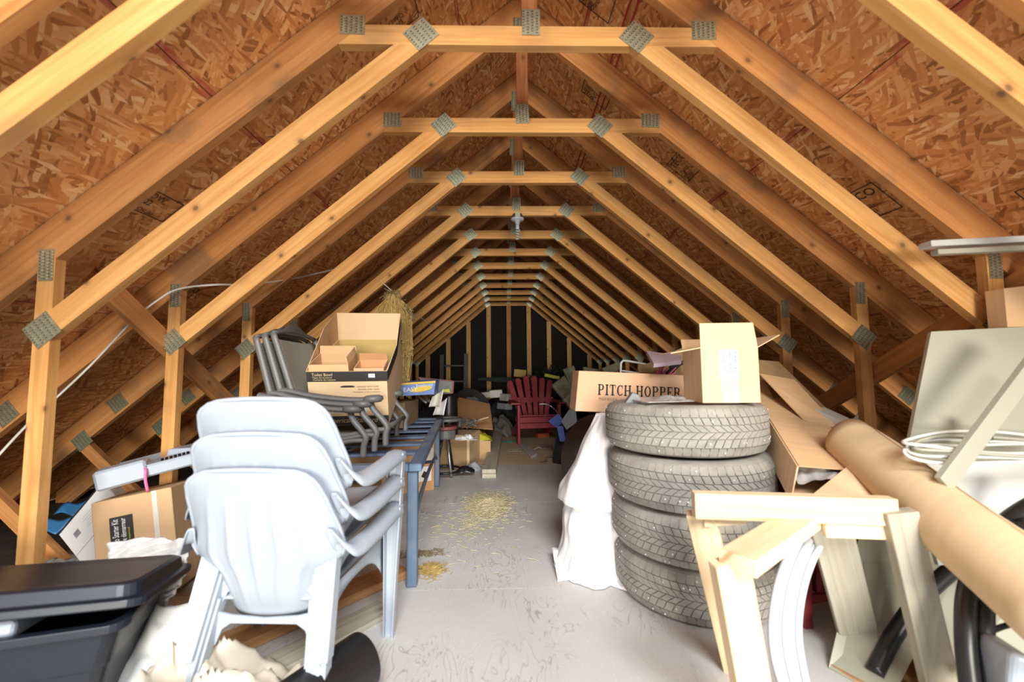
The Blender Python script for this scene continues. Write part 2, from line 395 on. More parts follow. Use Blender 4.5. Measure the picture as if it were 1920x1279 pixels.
# ================================================================== the attic shell
SP = 0.61; Y1 = 1.567; NT_ = 13                       # truss k stands at Y1+(k-1)*SP, k = 0..12
SL = 0.8375; RIDGE = 3.163; CS = 1/math.sqrt(1+SL*SL); SN = SL*CS
YA, YB = -0.35, 8.47
def roofz(x): return RIDGE - SL*abs(x)

shell = MB()
for s in (-1, 1):
    e = 3.86
    a = [(0, YA, RIDGE+0.03), (s*e, YA, roofz(e)+0.03), (s*e, YB, roofz(e)+0.03), (0, YB, RIDGE+0.03)]
    shell.prism(a, (0, 0, 0.05))
ceiling = tag(link('ceiling', shell.mesh('ceiling', 'osb_flakes'), None), 'sloping roof deck of orange strand board on both sides of the ridge', None, kind='structure')
ROWS = [(0.004, 0.343), (0.343, 1.278), (1.278, 2.213), (2.213, 3.148), (3.148, 3.85)]
for s in (-1, 1):
    for ri, (xa, xb) in enumerate(ROWS):
        joints = [YA]; y = Y1 + SP*((ri*2 + (1 if s > 0 else 0)) % 4) - 2*SP + 0.019
        while y < YB:
            if y > YA+0.2: joints.append(y)
            y += 4*SP
        joints.append(YB)
        for ya, yb in zip(joints, joints[1:]):
            ln = (xb-xa)/CS - 0.004; L = yb-ya-0.004
            xm = (xa+xb)/2; zm = roofz(xm) + 0.006
            rot = frame((0, 1, 0), (s*CS, 0, -SN))
            o = sheet_box('osb_panel', (s*xm + s*SN*0.0, (ya+yb)/2, zm+0.008), (L, ln, 0.012), rot, 'osb_flakes', ceiling)
def roof_frame(s, up=True):                           # print directions on the underside of one slope
    return (V((0, -s, 0)), V((-s*CS, 0, SN)))
def stamp(s, x, y, lines, h=0.045, turn=0):
    xd, yd = roof_frame(s)
    if turn: xd, yd = yd, -xd
    if turn < 0: xd, yd = -xd, -yd
    nrm = V((-s*SN, 0, -CS)); o = V((s*x, y, roofz(x))) + nrm*0.0015
    q = o.copy()
    for i, (t, hh, m) in enumerate(lines):
        text('ink_stamp', t, hh, m, ceiling, q, xd, yd); q = q - yd*(hh*1.35)
    w = 0.2
    mb = MB(); tot = sum(hh*1.35 for _, hh, _ in lines)
    a = o + yd*(lines[0][1]*1.3) - xd*0.015; b = a + xd*w; c = b - yd*(tot+0.02); d = a - yd*(tot+0.02)
    for p, r in ((a, b), (b, c), (c, d), (d, a)): mb.beam(p, r, 0.004, 0.0008, nrm)
    part('ink_stamp_frame', mb, 'ink', ceiling)
TE = [('TECO', 0.045, 'ink'), ('TESTED', 0.022, 'ink'), ('PRP-133', 0.02, 'ink'), ('2100', 0.03, 'ink')]
stamp(-1, 1.93, 1.22, TE); stamp(-1, 1.86, 1.02, [('MILL', 0.03, 'ink'), ('EXPOSURE 1', 0.02, 'ink'), ('24/16', 0.035, 'ink')])
stamp(-1, 1.66, 1.72, [('DOW', 0.03, 'ink'), ('0.02', 0.03, 'ink'), ('EXPOSURE', 0.018, 'ink')])
stamp(-1, 0.66, 1.75, TE, turn=1); stamp(1, 0.30, 1.85, TE, turn=-1); stamp(1, 0.42, 2.40, TE, turn=-1)
stamp(1, 1.85, 1.42, TE); stamp(1, 1.62, 1.95, TE); stamp(1, 1.02, 2.55, TE); stamp(1, 0.93, 1.20, [('BM', 0.06, 'ink'), ('EXPOSURE 1', 0.02, 'ink')], turn=1)
stamp(-1, 2.0, 2.3, [('EXPOSURE 1', 0.03, 'ink'), ('TECO', 0.04, 'ink')]); stamp(1, 1.75, 2.95, TE)
for dx in (0, 0.030):
    mb = MB(); x = 0.49+dx; p = V((x, 0, roofz(x))) + V((-SN, 0, -CS))*0.0012
    mb.beam(p+V((0, 0.9, 0)), p+V((0.03, 3.6, -0.025)), 0.011, 0.0008, (-SN, 0, -CS)); part('red_paint_line', mb, 'red_paint', ceiling)

# floor: painted plywood sheets on a base
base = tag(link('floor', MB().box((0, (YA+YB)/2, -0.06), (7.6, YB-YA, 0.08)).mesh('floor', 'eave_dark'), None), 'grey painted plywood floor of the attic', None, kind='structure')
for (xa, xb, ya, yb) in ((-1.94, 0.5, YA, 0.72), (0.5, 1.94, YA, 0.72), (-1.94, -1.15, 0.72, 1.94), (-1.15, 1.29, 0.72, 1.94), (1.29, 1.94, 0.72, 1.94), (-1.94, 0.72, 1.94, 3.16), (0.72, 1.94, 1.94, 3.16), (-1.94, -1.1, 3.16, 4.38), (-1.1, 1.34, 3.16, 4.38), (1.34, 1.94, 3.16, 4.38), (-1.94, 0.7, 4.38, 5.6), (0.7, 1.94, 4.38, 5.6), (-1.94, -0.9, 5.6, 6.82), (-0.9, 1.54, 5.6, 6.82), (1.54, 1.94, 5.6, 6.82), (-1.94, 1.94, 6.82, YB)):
    o = link('plywood_sheet', MB().box((0, 0, 0), (xb-xa-0.003, yb-ya-0.003, 0.02)).mesh('plywood_sheet', 'painted_plywood' if ya < 4.3 else 'tan_lightened_plywood'), base, loc=((xa+xb)/2, (ya+yb)/2, -0.01))
# far gable
wall = MB(); wall.prism([(-3.75, YB, -0.1), (3.75, YB, -0.1), (3.75, YB, roofz(3.75)), (0, YB, RIDGE+0.05), (-3.75, YB, roofz(3.75))], (0, 0.05, 0))
wall_back = tag(link('wall_back', wall.mesh('wall_back', 'gable_felt'), None), 'black felted gable wall at the far end of the attic', None, kind='structure')

# ------------------------------------------------------------------ trusses
TH = 0.038
def member(poly, grain):                              # outline in the truss plane (x, z); mesh with X along the grain
    cx = sum(p[0] for p in poly)/len(poly); cz = sum(p[1] for p in poly)/len(poly)
    g = V((grain[0], 0, grain[1])).normalized(); m = frame(g, (0, 1, 0)); inv = m.transposed()
    pts = [inv @ V((p[0]-cx, 0, p[1]-cz)) for p in poly]; d = inv @ V((0, TH, 0))
    return MB().prism(pts, d), V((cx, 0, cz)), m.to_euler()
def clip(poly, f):                                    # keep the part of an outline where f(p) <= 0
    out = []
    for a, b in zip(poly, poly[1:]+poly[:1]):
        fa, fb = f(a), f(b)
        if fa <= 0: out.append(a)
        if fa*fb < 0:
            t = fa/(fa-fb); out.append((a[0]+(b[0]-a[0])*t, a[1]+(b[1]-a[1])*t))
    return out
def band(a, b, w, ext=0.3):
    d = V((b[0]-a[0], b[1]-a[1])).normalized(); n = V((-d.y, d.x))*(w/2); a = V(a)-d*ext; b = V(b)+d*ext
    return [tuple(a+n), tuple(b+n), tuple(b-n), tuple(a-n)][::-1]
CD = 0.183                                            # plumb depth of a top chord
low = lambda x: roofz(x) - CD
COLT, COLB = 2.412, 2.328
PX = 1.866
SPEC = []
for s in (-1, 1):
    m = lambda q: [(s*x, z) for x, z in q]
    SPEC.append(('top_chord', m([(0, RIDGE), (3.7, roofz(3.7)), (3.7, low(3.7)), (0, low(0))]), (s, -SL), 'rafter_pine'))
    br = clip(clip(band((0.4375, 2.37), (PX, 1.1675), 0.086), lambda p: p[1]-COLB), lambda p: p[0]-(PX-0.032))
    SPEC.append(('ceiling_brace', m(br), (s, -SL), 'truss_pine'))
    SPEC.append(('knee_post', m([(PX-0.032, 0.0), (PX+0.032, 0.0), (PX+0.032, low(PX+0.032)), (PX-0.032, low(PX-0.032))]), (0, 1), 'truss_pine'))
    wb = clip(clip(band((2.93, 0.55), (2.36, 0.02), 0.070), lambda p: p[1]-low(p[0])), lambda p: -p[1]-0.02)
    SPEC.append(('web', m(wb), (s, SL), 'rafter_pine'))
xe = lambda z: (RIDGE-CD-z)/SL
SPEC.append(('collar_tie', [(-xe(COLB), COLB), (xe(COLB), COLB), (xe(COLT), COLT), (-xe(COLT), COLT)], (1, 0), 'truss_pine'))
SPEC.append(('king_post', [(-0.032, COLT), (0.032, COLT), (0.032, low(0.032)), (0, low(0)), (-0.032, low(0.032))], (0, 1), 'king_pine'))
MEM = []
for nm, poly, g, mat in SPEC:
    mb, loc, eu = member(poly, g); MEM.append((nm, mb.mesh(nm, mat), loc, eu))
def plate_mesh(w, h, fine=True):
    mb = MB(); mb.box((0, 0, 0), (w, h, 0.002)); nx = max(3, round(w/0.021)); ny = max(4, round(h/0.0125))
    for i in range(nx):
        for j in range(ny):
            x = (i+0.5)/nx*w-w/2; y = (j+0.5+(0.25 if i % 2 else -0.25))/ny*h-h/2
            if abs(y) > h/2-0.004: continue
            mb.k = 1; mb.box((x-0.003, y, 0.001), (0.008, 0.0034, 0.0012)); mb.k = 2; mb.box((x+0.0045, y, 0.0018), (0.006, 0.005, 0.0022)); mb.k = 0
    return mb.mesh('nail_plate', ['nail_plate', 'plate_slot', 'plate_tooth'])
PM = {k: plate_mesh(*k) for k in ((0.108, 0.100), (0.100, 0.082), (0.074, 0.112), (0.054, 0.122), (0.09, 0.15))}
A = math.atan(SL)
PLATES = [((0.0, 2.432), (0.074, 0.112), 0), ((0.0, 2.94), (0.09, 0.15), 0)]
for s in (-1, 1):
    PLATES += [((s*0.4375, 2.37), (0.108, 0.100), -s*A), ((s*0.722, 2.405), (0.100, 0.082), 0), ((s*PX, 1.1675), (0.108, 0.100), -s*A),
               ((s*PX, 1.415), (0.054, 0.122), 0), ((s*2.70, 0.805), (0.108, 0.100), -s*A), ((s*2.91, 0.565), (0.108, 0.100), -s*A)]
ORD = ['nearest the viewer, cut off by the picture edges', 'first', 'second', 'third', 'fourth', 'fifth', 'sixth', 'seventh', 'eighth', 'ninth', 'tenth', 'eleventh']
for k in range(13):
    y = Y1+(k-1)*SP
    if k == 0: lab = 'pine roof truss nearest the viewer, only its two sloping sides in the upper corners'
    elif k == 12: lab = 'last roof truss against the black gable wall, filled with upright studs'
    elif k == 3: lab = 'third roof truss with a whole collar tie, just before the bare bulb'
    elif k == 4: lab = 'roof truss whose collar tie carries the bare spiral bulb'
    else: lab = f'pine roof truss, {ORD[k]} from the front with its whole collar tie in view'
    t = thing('roof_truss', lab, 'roof truss', (0, y, 0), group='pine roof trusses')
    for nm, me, loc, eu in MEM:
        if k == 12 and nm in ('web',): continue
        j = (RND.uniform(-1, 1)*0.004 if nm in ('ceiling_brace', 'collar_tie', 'king_post') else 0)
        o = link(nm, me, t, loc=loc+V((0, abs(j)*0.3, 0)), rot=eu)
    for (x, z), sz, a in PLATES:
        if k == 12 and abs(x) > 2.2: continue
        o = link('nail_plate', PM[sz], t, loc=(x+RND.uniform(-.006, .006), -0.002, z+RND.uniform(-.006, .006)))
        o.rotation_euler = (Euler((R(90), 0, 0)).to_matrix() @ Euler((0, 0, a+RND.uniform(-.04, .04))).to_matrix()).to_euler()
    if k == 12:
        for i in range(-4, 5):
            x = i*0.412
            top = COLB if abs(x) < 0.42 else 2.37 - (abs(x)-0.4375)*SL - 0.05
            if i == 0 or abs(x) < PX-0.1:
                lumber('gable_stud', (x, y+0.019, 0.0), (x, y+0.019, top), 0.089, 0.038, (0, 1, 0), 'stud_pine' if i else 'rafter_pine', t)
# long slanting braces nailed along the knee posts
def stick(name, a, b, w, t, up, mat, label, cat, group=None):
    o = lumber(name, a, b, w, t, up, mat); return tag(o, label, cat, group)
stick('diagonal_brace', (-1.925, 1.80, 1.44), (-1.925, 3.80, 0.06), 0.10, 0.036, (1, 0, 0), 'rafter_pine', 'long slanting plank brace nailed across the left knee posts', 'brace')
stick('diagonal_brace', (1.925, 1.32, 1.43), (1.925, 3.90, 0.06), 0.10, 0.036, (1, 0, 0), 'rafter_pine', 'long slanting plank brace nailed across the right knee posts', 'brace')

# ================================================================== white stacked garden chairs
from mathutils import noise as MN
def garden_chair():
    prof = [(0.27, 0.150), (0.31, 0.157), (0.36, 0.166), (0.41, 0.186), (0.45, 0.222), (0.48, 0.234), (0.52, 0.226), (0.58, 0.214), (0.64, 0.204), (0.68, 0.192), (0.70, 0.178), (0.712, 0.158), (0.717, 0.13)]
    def hw(z):
        for (a, b), (c, d) in zip(prof, prof[1:]):
            if z <= c: return b+(d-b)*(z-a)/(c-a)
        return prof[-1][1]
    zs = [0.27, 0.29, 0.31, 0.335, 0.36, 0.385, 0.41, 0.43, 0.45, 0.465, 0.48, 0.50, 0.52, 0.55, 0.58, 0.61, 0.64, 0.66, 0.68, 0.69, 0.70, 0.707, 0.712, 0.717]
    NU = 60
    def bk(u, z):
        y = -0.150 - 0.105*(z-0.27)/0.447 + 0.012*math.exp(-((z-0.27)/0.05)**2)
        w = hw(z); x = u*w
        y += 0.075*abs(u)**3*(0.75 if z > 0.42 else 0.9) * min(1, max(0.25, (0.74-z)/0.2))
        if 0.30 < z < 0.66:
            f = math.sin(math.pi*(z-0.30)/0.36)
            for c in (-0.62, -0.33, -0.02, 0.30, 0.60): y -= 0.008*f*math.exp(-((u-c)/0.045)**2)
        zz = z + (0.012*(1-(u*w/0.16)**2) if z > 0.69 else 0)*min(1, (z-0.69)/0.02)
        return V((x, y, zz))
    me = {}
    mb = MB(); n = len(zs)-1
    mb.grid(lambda a, b: bk(a*2-1, zs[round(b*n)]), NU, n); me['backrest'] = mb.mesh('backrest', 'white_plastic', True)
    rim = [bk(-1, z) for z in zs if z > 0.44] + [bk(-1+2*i/20, 0.717) for i in range(1, 20)] + [bk(1, z) for z in reversed(zs) if z > 0.44]
    mb = MB(); mb.tube(rim, 0.0065, 8); me['rim'] = mb.mesh('rim', 'white_plastic', True)
    mb = MB()
    mb.grid(lambda a, b: V(((a*2-1)*(0.155+0.055*b), -0.145+0.385*b, 0.325+0.04*b-0.018*math.cos((a-0.5)*math.pi)*math.sin(math.pi*b)-(0.03*max(0, b-0.85)/0.15)))
            , 16, 16); me['seat'] = mb.mesh('seat', 'white_plastic', True)
    # rear apron: arch between the rear legs
    top = [(-0.17, 0.30), (-0.1, 0.285), (0, 0.278), (0.1, 0.285), (0.17, 0.30)]
    bot = [(0.17, 0.19), (0.145, 0.20), (0.125, 0.245), (0.10, 0.262), (-0.10, 0.262), (-0.125, 0.245), (-0.145, 0.20), (-0.17, 0.19)]
    mb = MB(); mb.prism([(x, -0.158, z) for x, z in top+bot], (0, 0.006, 0)); me['apron'] = mb.mesh('apron', 'white_plastic')
    for s, nm in ((-1, 'l'), (1, 'r')):
        # arm: a channel with its outer lip turned down
        path = smooth_path([(0.205, -0.190, 0.545), (0.226, -0.165, 0.500), (0.240, -0.130, 0.482), (0.250, -0.06, 0.480), (0.258, 0.06, 0.486), (0.262, 0.17, 0.492), (0.262, 0.225, 0.488)], 5)
        sec = [(-0.020, -0.022), (-0.018, -0.004), (-0.008, 0.002), (0.014, 0.000), (0.028, -0.006), (0.034, -0.022), (0.036, -0.036)]
        def arm(u, v, path=path, sec=sec, s=s):
            p = path[round(v*(len(path)-1))]; q = sec[round(u*(len(sec)-1))]; k = min(1, 0.35+v*3)
            return V((s*(p.x+q[0]*k), p.y, p.z+q[1]*k))
        mb = MB(); mb.grid(arm, len(sec)-1, len(path)-1); me['arm'+nm] = mb.mesh('armrest', 'white_plastic', True)
        # front leg: open channel from arm tip to floor
        def fleg(u, v, s=s):
            z = 0.485*(1-v); w = 0.046+0.040*(1-v)**1.3; sq = [(-0.5, -0.035), (-0.5, 0.0), (-0.1, 0.004), (0.3, 0.0), (0.5, -0.004), (0.5, -0.04)][round(u*5)]
            return V((s*(0.250+0.014*(1-v)+sq[0]*w*0.75), 0.222-0.004*v+sq[1]*(1-0.4*v), z))
        mb = MB(); mb.grid(fleg, 5, 10); me['fleg'+nm] = mb.mesh('leg', 'white_plastic')
        def rleg(u, v, s=s):
            z = 0.33*(1-v); w = 0.050+0.014*(1-v); q = [(-0.5, 0.030), (-0.5, 0.0), (-0.15, -0.003), (0.15, -0.003), (0.22, 0.004), (0.35, 0.004), (0.5, 0.0), (0.5, 0.032)][round(u*7)]
            return V((s*(0.168+0.024*v+q[0]*w), -0.155-0.095*v+q[1], z))
        mb = MB(); mb.grid(rleg, 7, 8); me['rleg'+nm] = mb.mesh('leg', 'white_plastic')
        def side(u, v, s=s):                           # skirt between seat edge and the legs
            y = -0.15+0.36*u; zt = 0.335+0.03*u; zb = zt-(0.035+0.11*abs(2*u-1)**3)
            return V((s*(0.172+0.05*u), y, zt+(zb-zt)*v))
        mb = MB(); mb.grid(side, 14, 2); me['side'+nm] = mb.mesh('side_skirt', 'white_plastic', True)
    return me
GC = garden_chair()
for i, lab in enumerate(('bottom white plastic garden chair, the one whose legs stand on the floor', 'middle white plastic garden chair of the nested stack', 'topmost white plastic garden chair of the nested stack')):
    t = thing('garden_chair', lab, 'chair', (-0.822+0.002*i, 1.425+0.014*i, 0.098*i), (0, 0, R(-3.5+0.5*i)), 'nested white garden chairs')
    for k, m in GC.items():
        o = link(m.name.split('.')[0], m, t)
        if k != 'rim' and k != 'apron':
            md = o.modifiers.new('thickness', 'SOLIDIFY'); md.thickness = 0.0045; md.offset = 0

# ================================================================== tote with its lid
tt = thing('storage_tote', 'dark navy plastic storage tote with its lid ajar in the lower left corner', 'tote', (-1.60, 1.245, 0), (0, R(3), R(20)))
def rr(hx, hy, r, z, n=5):                             # rounded rectangle
    out = []
    for cx, cy, a0 in ((hx-r, hy-r, 0), (-hx+r, hy-r, 90), (-hx+r, -hy+r, 180), (hx-r, -hy+r, 270)):
        for j in range(n+1):
            a = R(a0+90*j/n); out.append(V((cx+r*math.cos(a), cy+r*math.sin(a), z)))
    return out
def loft(rings, cap0=True, cap1=True):
    mb = MB(); n = len(rings[0]); fs = []
    for i in range(len(rings)-1):
        for j in range(n): fs.append((i*n+j, i*n+(j+1) % n, (i+1)*n+(j+1) % n, (i+1)*n+j))
    if cap0: fs.append(tuple(range(n-1, -1, -1)))
    if cap1: fs.append(tuple(range((len(rings)-1)*n, len(rings)*n)))
    return mb.add([p for r_ in rings for p in r_], fs)
part('body', loft([rr(0.285, 0.13, 0.04, 0.002), rr(0.325, 0.165, 0.04, 0.205), rr(0.33, 0.17, 0.04, 0.208), rr(0.333, 0.173, 0.04, 0.225), rr(0.352, 0.188, 0.04, 0.315), rr(0.375, 0.21, 0.045, 0.317), rr(0.375, 0.21, 0.045, 0.34), rr(0.352, 0.188, 0.04, 0.34), rr(0.345, 0.182, 0.04, 0.32), rr(0.28, 0.125, 0.04, 0.02)]), 'tote_plastic', tt, world=False, bevel=0.004, bseg=2)
lid = part('lid', loft([rr(0.392, 0.215, 0.05, 0.0), rr(0.398, 0.222, 0.05, 0.002), rr(0.398, 0.222, 0.05, 0.022), rr(0.375, 0.20, 0.045, 0.024), rr(0.368, 0.192, 0.045, 0.055), rr(0.355, 0.182, 0.04, 0.060), rr(0.30, 0.13, 0.03, 0.056)]), 'tote_plastic', tt, world=False, bevel=0.003, bseg=2)
lid.location = (0.012, 0.0, 0.352); lid.rotation_euler = (R(-11), R(2.0), 0)
single('folded_white_cloth', MB().box((-1.655, 1.165, 0.335), (0.46, 0.24, 0.05), Euler((R(-8), R(4), R(20))).to_matrix()), 'white_plastic', 'white folded stuff peeping out under the dark tote lid', 'cloth', bevel=0.015, bseg=3)

# ================================================================== crumpled plastic sheet on the floor
def crumple(name, cx, cy, rx, ry, hgt, mat, label, cat, seed, nx=70, ny=56, edge=0.35, rough=1.0, base=0.004, rot=0.0, peaks=()):
    mb = MB(); ca, sa = math.cos(rot), math.sin(rot)
    def f(u, v):
        a = u*2-1; b = v*2-1; r = min(1.0, math.sqrt(a*a*0.9+b*b*0.9))
        env = max(0.0, 1-r**2.4)
        p = V((a*rx*3.2+seed, b*ry*3.2, seed*0.37))
        rid = 1-abs(MN.noise(p*1.9)*1.6); rid2 = 1-abs(MN.noise(p*4.3+V((5, 1, 2)))*1.7); rid3 = 1-abs(MN.noise(p*9.0+V((2, 7, 1)))*1.7)
        h = env*(0.35+0.65*rid*rid)*hgt*0.8 + (0.25+env)*rough*(0.035*(rid2-0.5)+0.016*(rid3-0.5))
        for px, py, ph, pr in peaks: h += ph*math.exp(-(((a-px)**2+(b-py)**2)/(pr*pr)))
        wob = 1+edge*MN.noise(V((math.atan2(b, a)*1.3+seed, seed, 0.5)))
        x = a*rx*wob + 0.03*MN.noise(p*3+V((9, 9, 1)))*rough; y = b*ry*wob + 0.03*MN.noise(p*3+V((1, 5, 9)))*rough
        return V((cx+x*ca-y*sa, cy+x*sa+y*ca, max(base, h)))
    mb.grid(f, nx, ny)
    return single(name, mb, mat, label, cat, smooth=True, solid=0.002)
crumple('plastic_sheet', -0.99, 1.22, 0.36, 0.20, 0.29, 'beige_sheet', 'crumpled beige plastic sheet on the floor beside the dark tote', 'plastic sheet', 3.3, rough=1.15, peaks=((-0.45, 0.1, 0.05, 0.22), (-0.05, 0.2, 0.04, 0.18), (0.5, -0.1, 0.05, 0.15)))

# black pipe lying under the chairs
a = V((-0.735, 1.10, 0.087)); b = V((-0.575, 1.36, 0.087)); ax = (b-a).normalized()
pp = thing('drain_pipe', 'black plastic pipe lying on the floor under the white chairs', 'pipe', (a.x, a.y, 0))
m = frame(ax, (0, 0, 1)); prof = [(0.078, 0.0), (0.085, 0.0), (0.085, 0.30), (0.078, 0.30)]
mb = MB(); mb.lathe([(0.077, 0.0), (0.086, 0.0), (0.086, 0.012), (0.084, 0.02), (0.084, 0.31), (0.077, 0.31)], 40, axis='X', closed=True)
mb.v = [a + m @ p for p in mb.v]; part('tube', mb, 'black_plastic', pp, smooth=False, bevel=0.001)
mb = MB(); mb.lathe([(0.0, 0.06), (0.077, 0.06), (0.077, 0.07), (0.0, 0.07)], 40, axis='X', closed=True); mb.v = [a + m @ p for p in mb.v]; part('end_plug', mb, 'black_rubber', pp)

# boards on the floor under the chairs
stick('plank', (-1.27, 1.40, 0.020), (-0.63, 2.10, 0.020), 0.13, 0.036, (0, 0, 1), 'board_brown', 'brown plank lying slantwise on the floor under the white chairs', 'plank')
stick('plank', (-1.05, 1.30, 0.010), (-0.62, 1.80, 0.010), 0.12, 0.018, (0, 0, 1), 'grey_pine', 'thin grey board on the floor beside the brown plank', 'plank')

# white foam wrap hanging over the pile
mb = MB()
def foam(u, v):
    x = -1.66+0.36*u; y = 1.66-0.17*v+0.03*math.sin(u*5); z = 0.345-0.34*v+0.02*u-0.03*math.sin(u*3.1)*v
    w = 0.005*math.sin((v*0.9+u*0.25)*95) + 0.02*MN.noise(V((u*4, v*4, 2)))
    return V((x+0.03*MN.noise(V((v*5, 1, u))), y-w-0.10*v*v, max(0.008, z+w)))
mb.grid(foam, 40, 60); single('foam_wrap', mb, 'foam_white', 'ribbed white foam wrap draped between the tote and the white chairs', 'foam wrap', smooth=True, solid=0.006)
mb = MB()
def foam2(u, v):
    return V((-1.45+0.26*u+0.02*math.sin(v*4), 1.50-0.18*v+0.02*math.sin(u*7), max(0.006, 0.20-0.19*v+0.03*MN.noise(V((u*5, v*5, 8))))))
mb.grid(foam2, 20, 20); single('foam_sheet', mb, 'foam_white', 'smooth torn white foam sheet sloping to the floor beside the chair leg', 'foam sheet', smooth=True, solid=0.005)

# ================================================================== boxes behind
kb = thing('carton', 'brown carton with a black starter-kit label behind the white chairs', 'box', (-1.725, 1.90, 0), (R(-4), R(-9), R(14)))
part('body', MB().box((0, 0.13, 0.235), (0.30, 0.26, 0.45)), 'cardboard', kb, world=False, bevel=0.003)
part('seam_tape', MB().box((0.085, -0.0015, 0.235), (0.02, 0.003, 0.45)), 'paper_label', kb, world=False)
part('black_label', MB().box((-0.045, -0.0018, 0.28), (0.085, 0.003, 0.20)), 'print_black', kb, world=False)
text('label_print', 'Remote Auto Starter Kit', 0.024, 'paper_white', kb, (-0.055, -0.0042, 0.185), (0, 0, 1), (-1, 0, 0), local=True, width=0.185)
text('label_print', "Ensemble de démarreur", 0.020, 'paper_white', kb, (-0.028, -0.0042, 0.185), (0, 0, 1), (-1, 0, 0), local=True, width=0.185)
text('label_print', 'Installation required', 0.010, 'yellow_green', kb, (-0.012, -0.0042, 0.195), (0, 0, 1), (-1, 0, 0), local=True, width=0.13)
# white flat box leaning with its corner down
c = at(178, 985, y=2.02); xd = V((0.62, 0.0, 0.78)).normalized(); yd = V((-0.76, 0.18, 0.60)).normalized(); m = frame(xd, yd)
wb = thing('flat_box', 'white flat product box propped on its corner between the post and the brown carton', 'box', c)
sheet_box('body', c-m @ V((0, 0, 0.03)), (0.31, 0.235, 0.06), m, 'paper_white', wb, bevel=0.002)
sheet_box('dark_edge', c+m @ V((0, 0.1205, -0.03)), (0.31, 0.006, 0.062), m, 'print_black', wb)
sheet_box('barcode_patch', c + m @ V((-0.085, 0.045, 0.001)), (0.032, 0.028, 0.001), m, 'ink_grey', wb)
for k in range(5): sheet_box('print_line', c + m @ V((0.02, 0.025+0.012*k, 0.0008)), (0.10-0.012*(k % 3), 0.003, 0.0006), m, 'paper_label', wb)
sheet_box('fold_line', c + m @ V((0, -0.03, 0.0006)), (0.31, 0.002, 0.0006), m, 'ink_grey', wb)
# white appliance lying on the carton
p0 = at(200, 905, y=1.92); p1 = at(372, 858, y=2.10)
ap = thing('air_conditioner', 'white plastic appliance with a black grille lying across the brown carton', 'appliance', (p0.x, p0.y, 0.44))
d = (p1-p0).normalized()
o = lumber('housing', p0+V((0, 0, 0.015)), p1+V((0, 0, 0.01)), 0.16, 0.055, (0, 0, 1), 'white_plastic', ap, bevel=0.008)
lumber('front_cap', p0+d*-0.01+V((0, -0.03, 0.02)), p0+d*0.17+V((0, -0.035, 0.02)), 0.11, 0.088, (0, 0, 1), 'white_plastic', ap, bevel=0.01)
for k in range(12):
    q = p0 + d*(0.24+0.016*k) + V((0, -0.072, 0.038)); part('grille_slot', MB().box(q, (0.006, 0.012, 0.012)), 'black_plastic', ap)
part('latch', MB().box(p0+d*0.185+V((0.0, -0.082, 0.014)), (0.025, 0.012, 0.03)), 'black_plastic', ap)
part('cord_tag', MB().tube(smooth_path([p0+d*0.19+V((0, -0.09, 0.02)), p0+d*0.20+V((0.005, -0.105, 0.012)), p0+d*0.20+V((0.015, -0.115, -0.03)), p0+d*0.21+V((0.018, -0.118, -0.085))], 4), 0.006, 8, flat=0.5), 'pink_plastic', ap, smooth=True)
q = at(345, 858, y=2.12); mb = MB(); mb.hexa([q+V(p) for p in ((-0.085, -0.02, -0.035), (0.10, -0.04, -0.03), (0.10, 0.16, -0.03), (-0.085, 0.16, -0.035), (-0.075, -0.01, 0.045), (0.10, -0.02, 0.055), (0.10, 0.15, 0.055), (-0.075, 0.15, 0.045))])
single('white_box', mb, 'white_plastic', 'small white plastic box behind the left edge of the white chairs', 'box', bevel=0.006, bseg=2)
q = at(285, 862, y=2.25); mb = MB(); mb.box(q, (0.34, 0.02, 0.05), Euler((R(-30), R(-14), 0)).to_matrix()); single('leaf_print_pack', mb, 'grey_cloth', 'pale blue and green printed pack behind the white appliance', 'package')
# eave insulation left and a blue scrap
crumple('insulation_batt', -2.25, 1.95, 0.32, 0.45, 0.14, 'insulation_grey', 'grey fibre insulation lying in the left eave behind the first post', 'insulation', 8.1, nx=40, ny=40, base=-0.018)
for (px, py, yy, lab) in ((95, 995, 2.1, 'blue plastic scrap on the left eave insulation, beside the nearest post'), (128, 962, 2.25, 'blue plastic scrap left of the white flat box')):
    q = at(px, py, y=yy); mb = MB(); mb.grid(lambda u, v, q=q: q+V(((u-0.5)*0.10+0.02*v, (v-0.5)*0.05, 0.012*math.sin(u*4+v*3)+0.05*v)), 6, 6); single('plastic_scrap', mb, 'blue_plastic', lab, 'scrap', smooth=True, solid=0.003)

# white cable slung along the left rafters
pts = [at(-30, 885, y=1.70), at(50, 798, y=1.80), at(165, 690, y=1.95), at(250, 600, y=2.06), at(300, 560, y=2.10), at(335, 542, y=2.13), at(400, 534, y=2.16), at(470, 533, y=2.45), at(560, 520, y=2.95), at(650, 498, y=3.25), at(710, 473, y=3.55), at(770, 430, y=3.95), at(800, 405, y=4.2)]
single('house_cable', MB().tube(smooth_path(pts, 6), 0.008, 6, flat=0.55), 'cable_white', 'white electric cable slung along the left slope from rafter to rafter', 'cable', smooth=True)

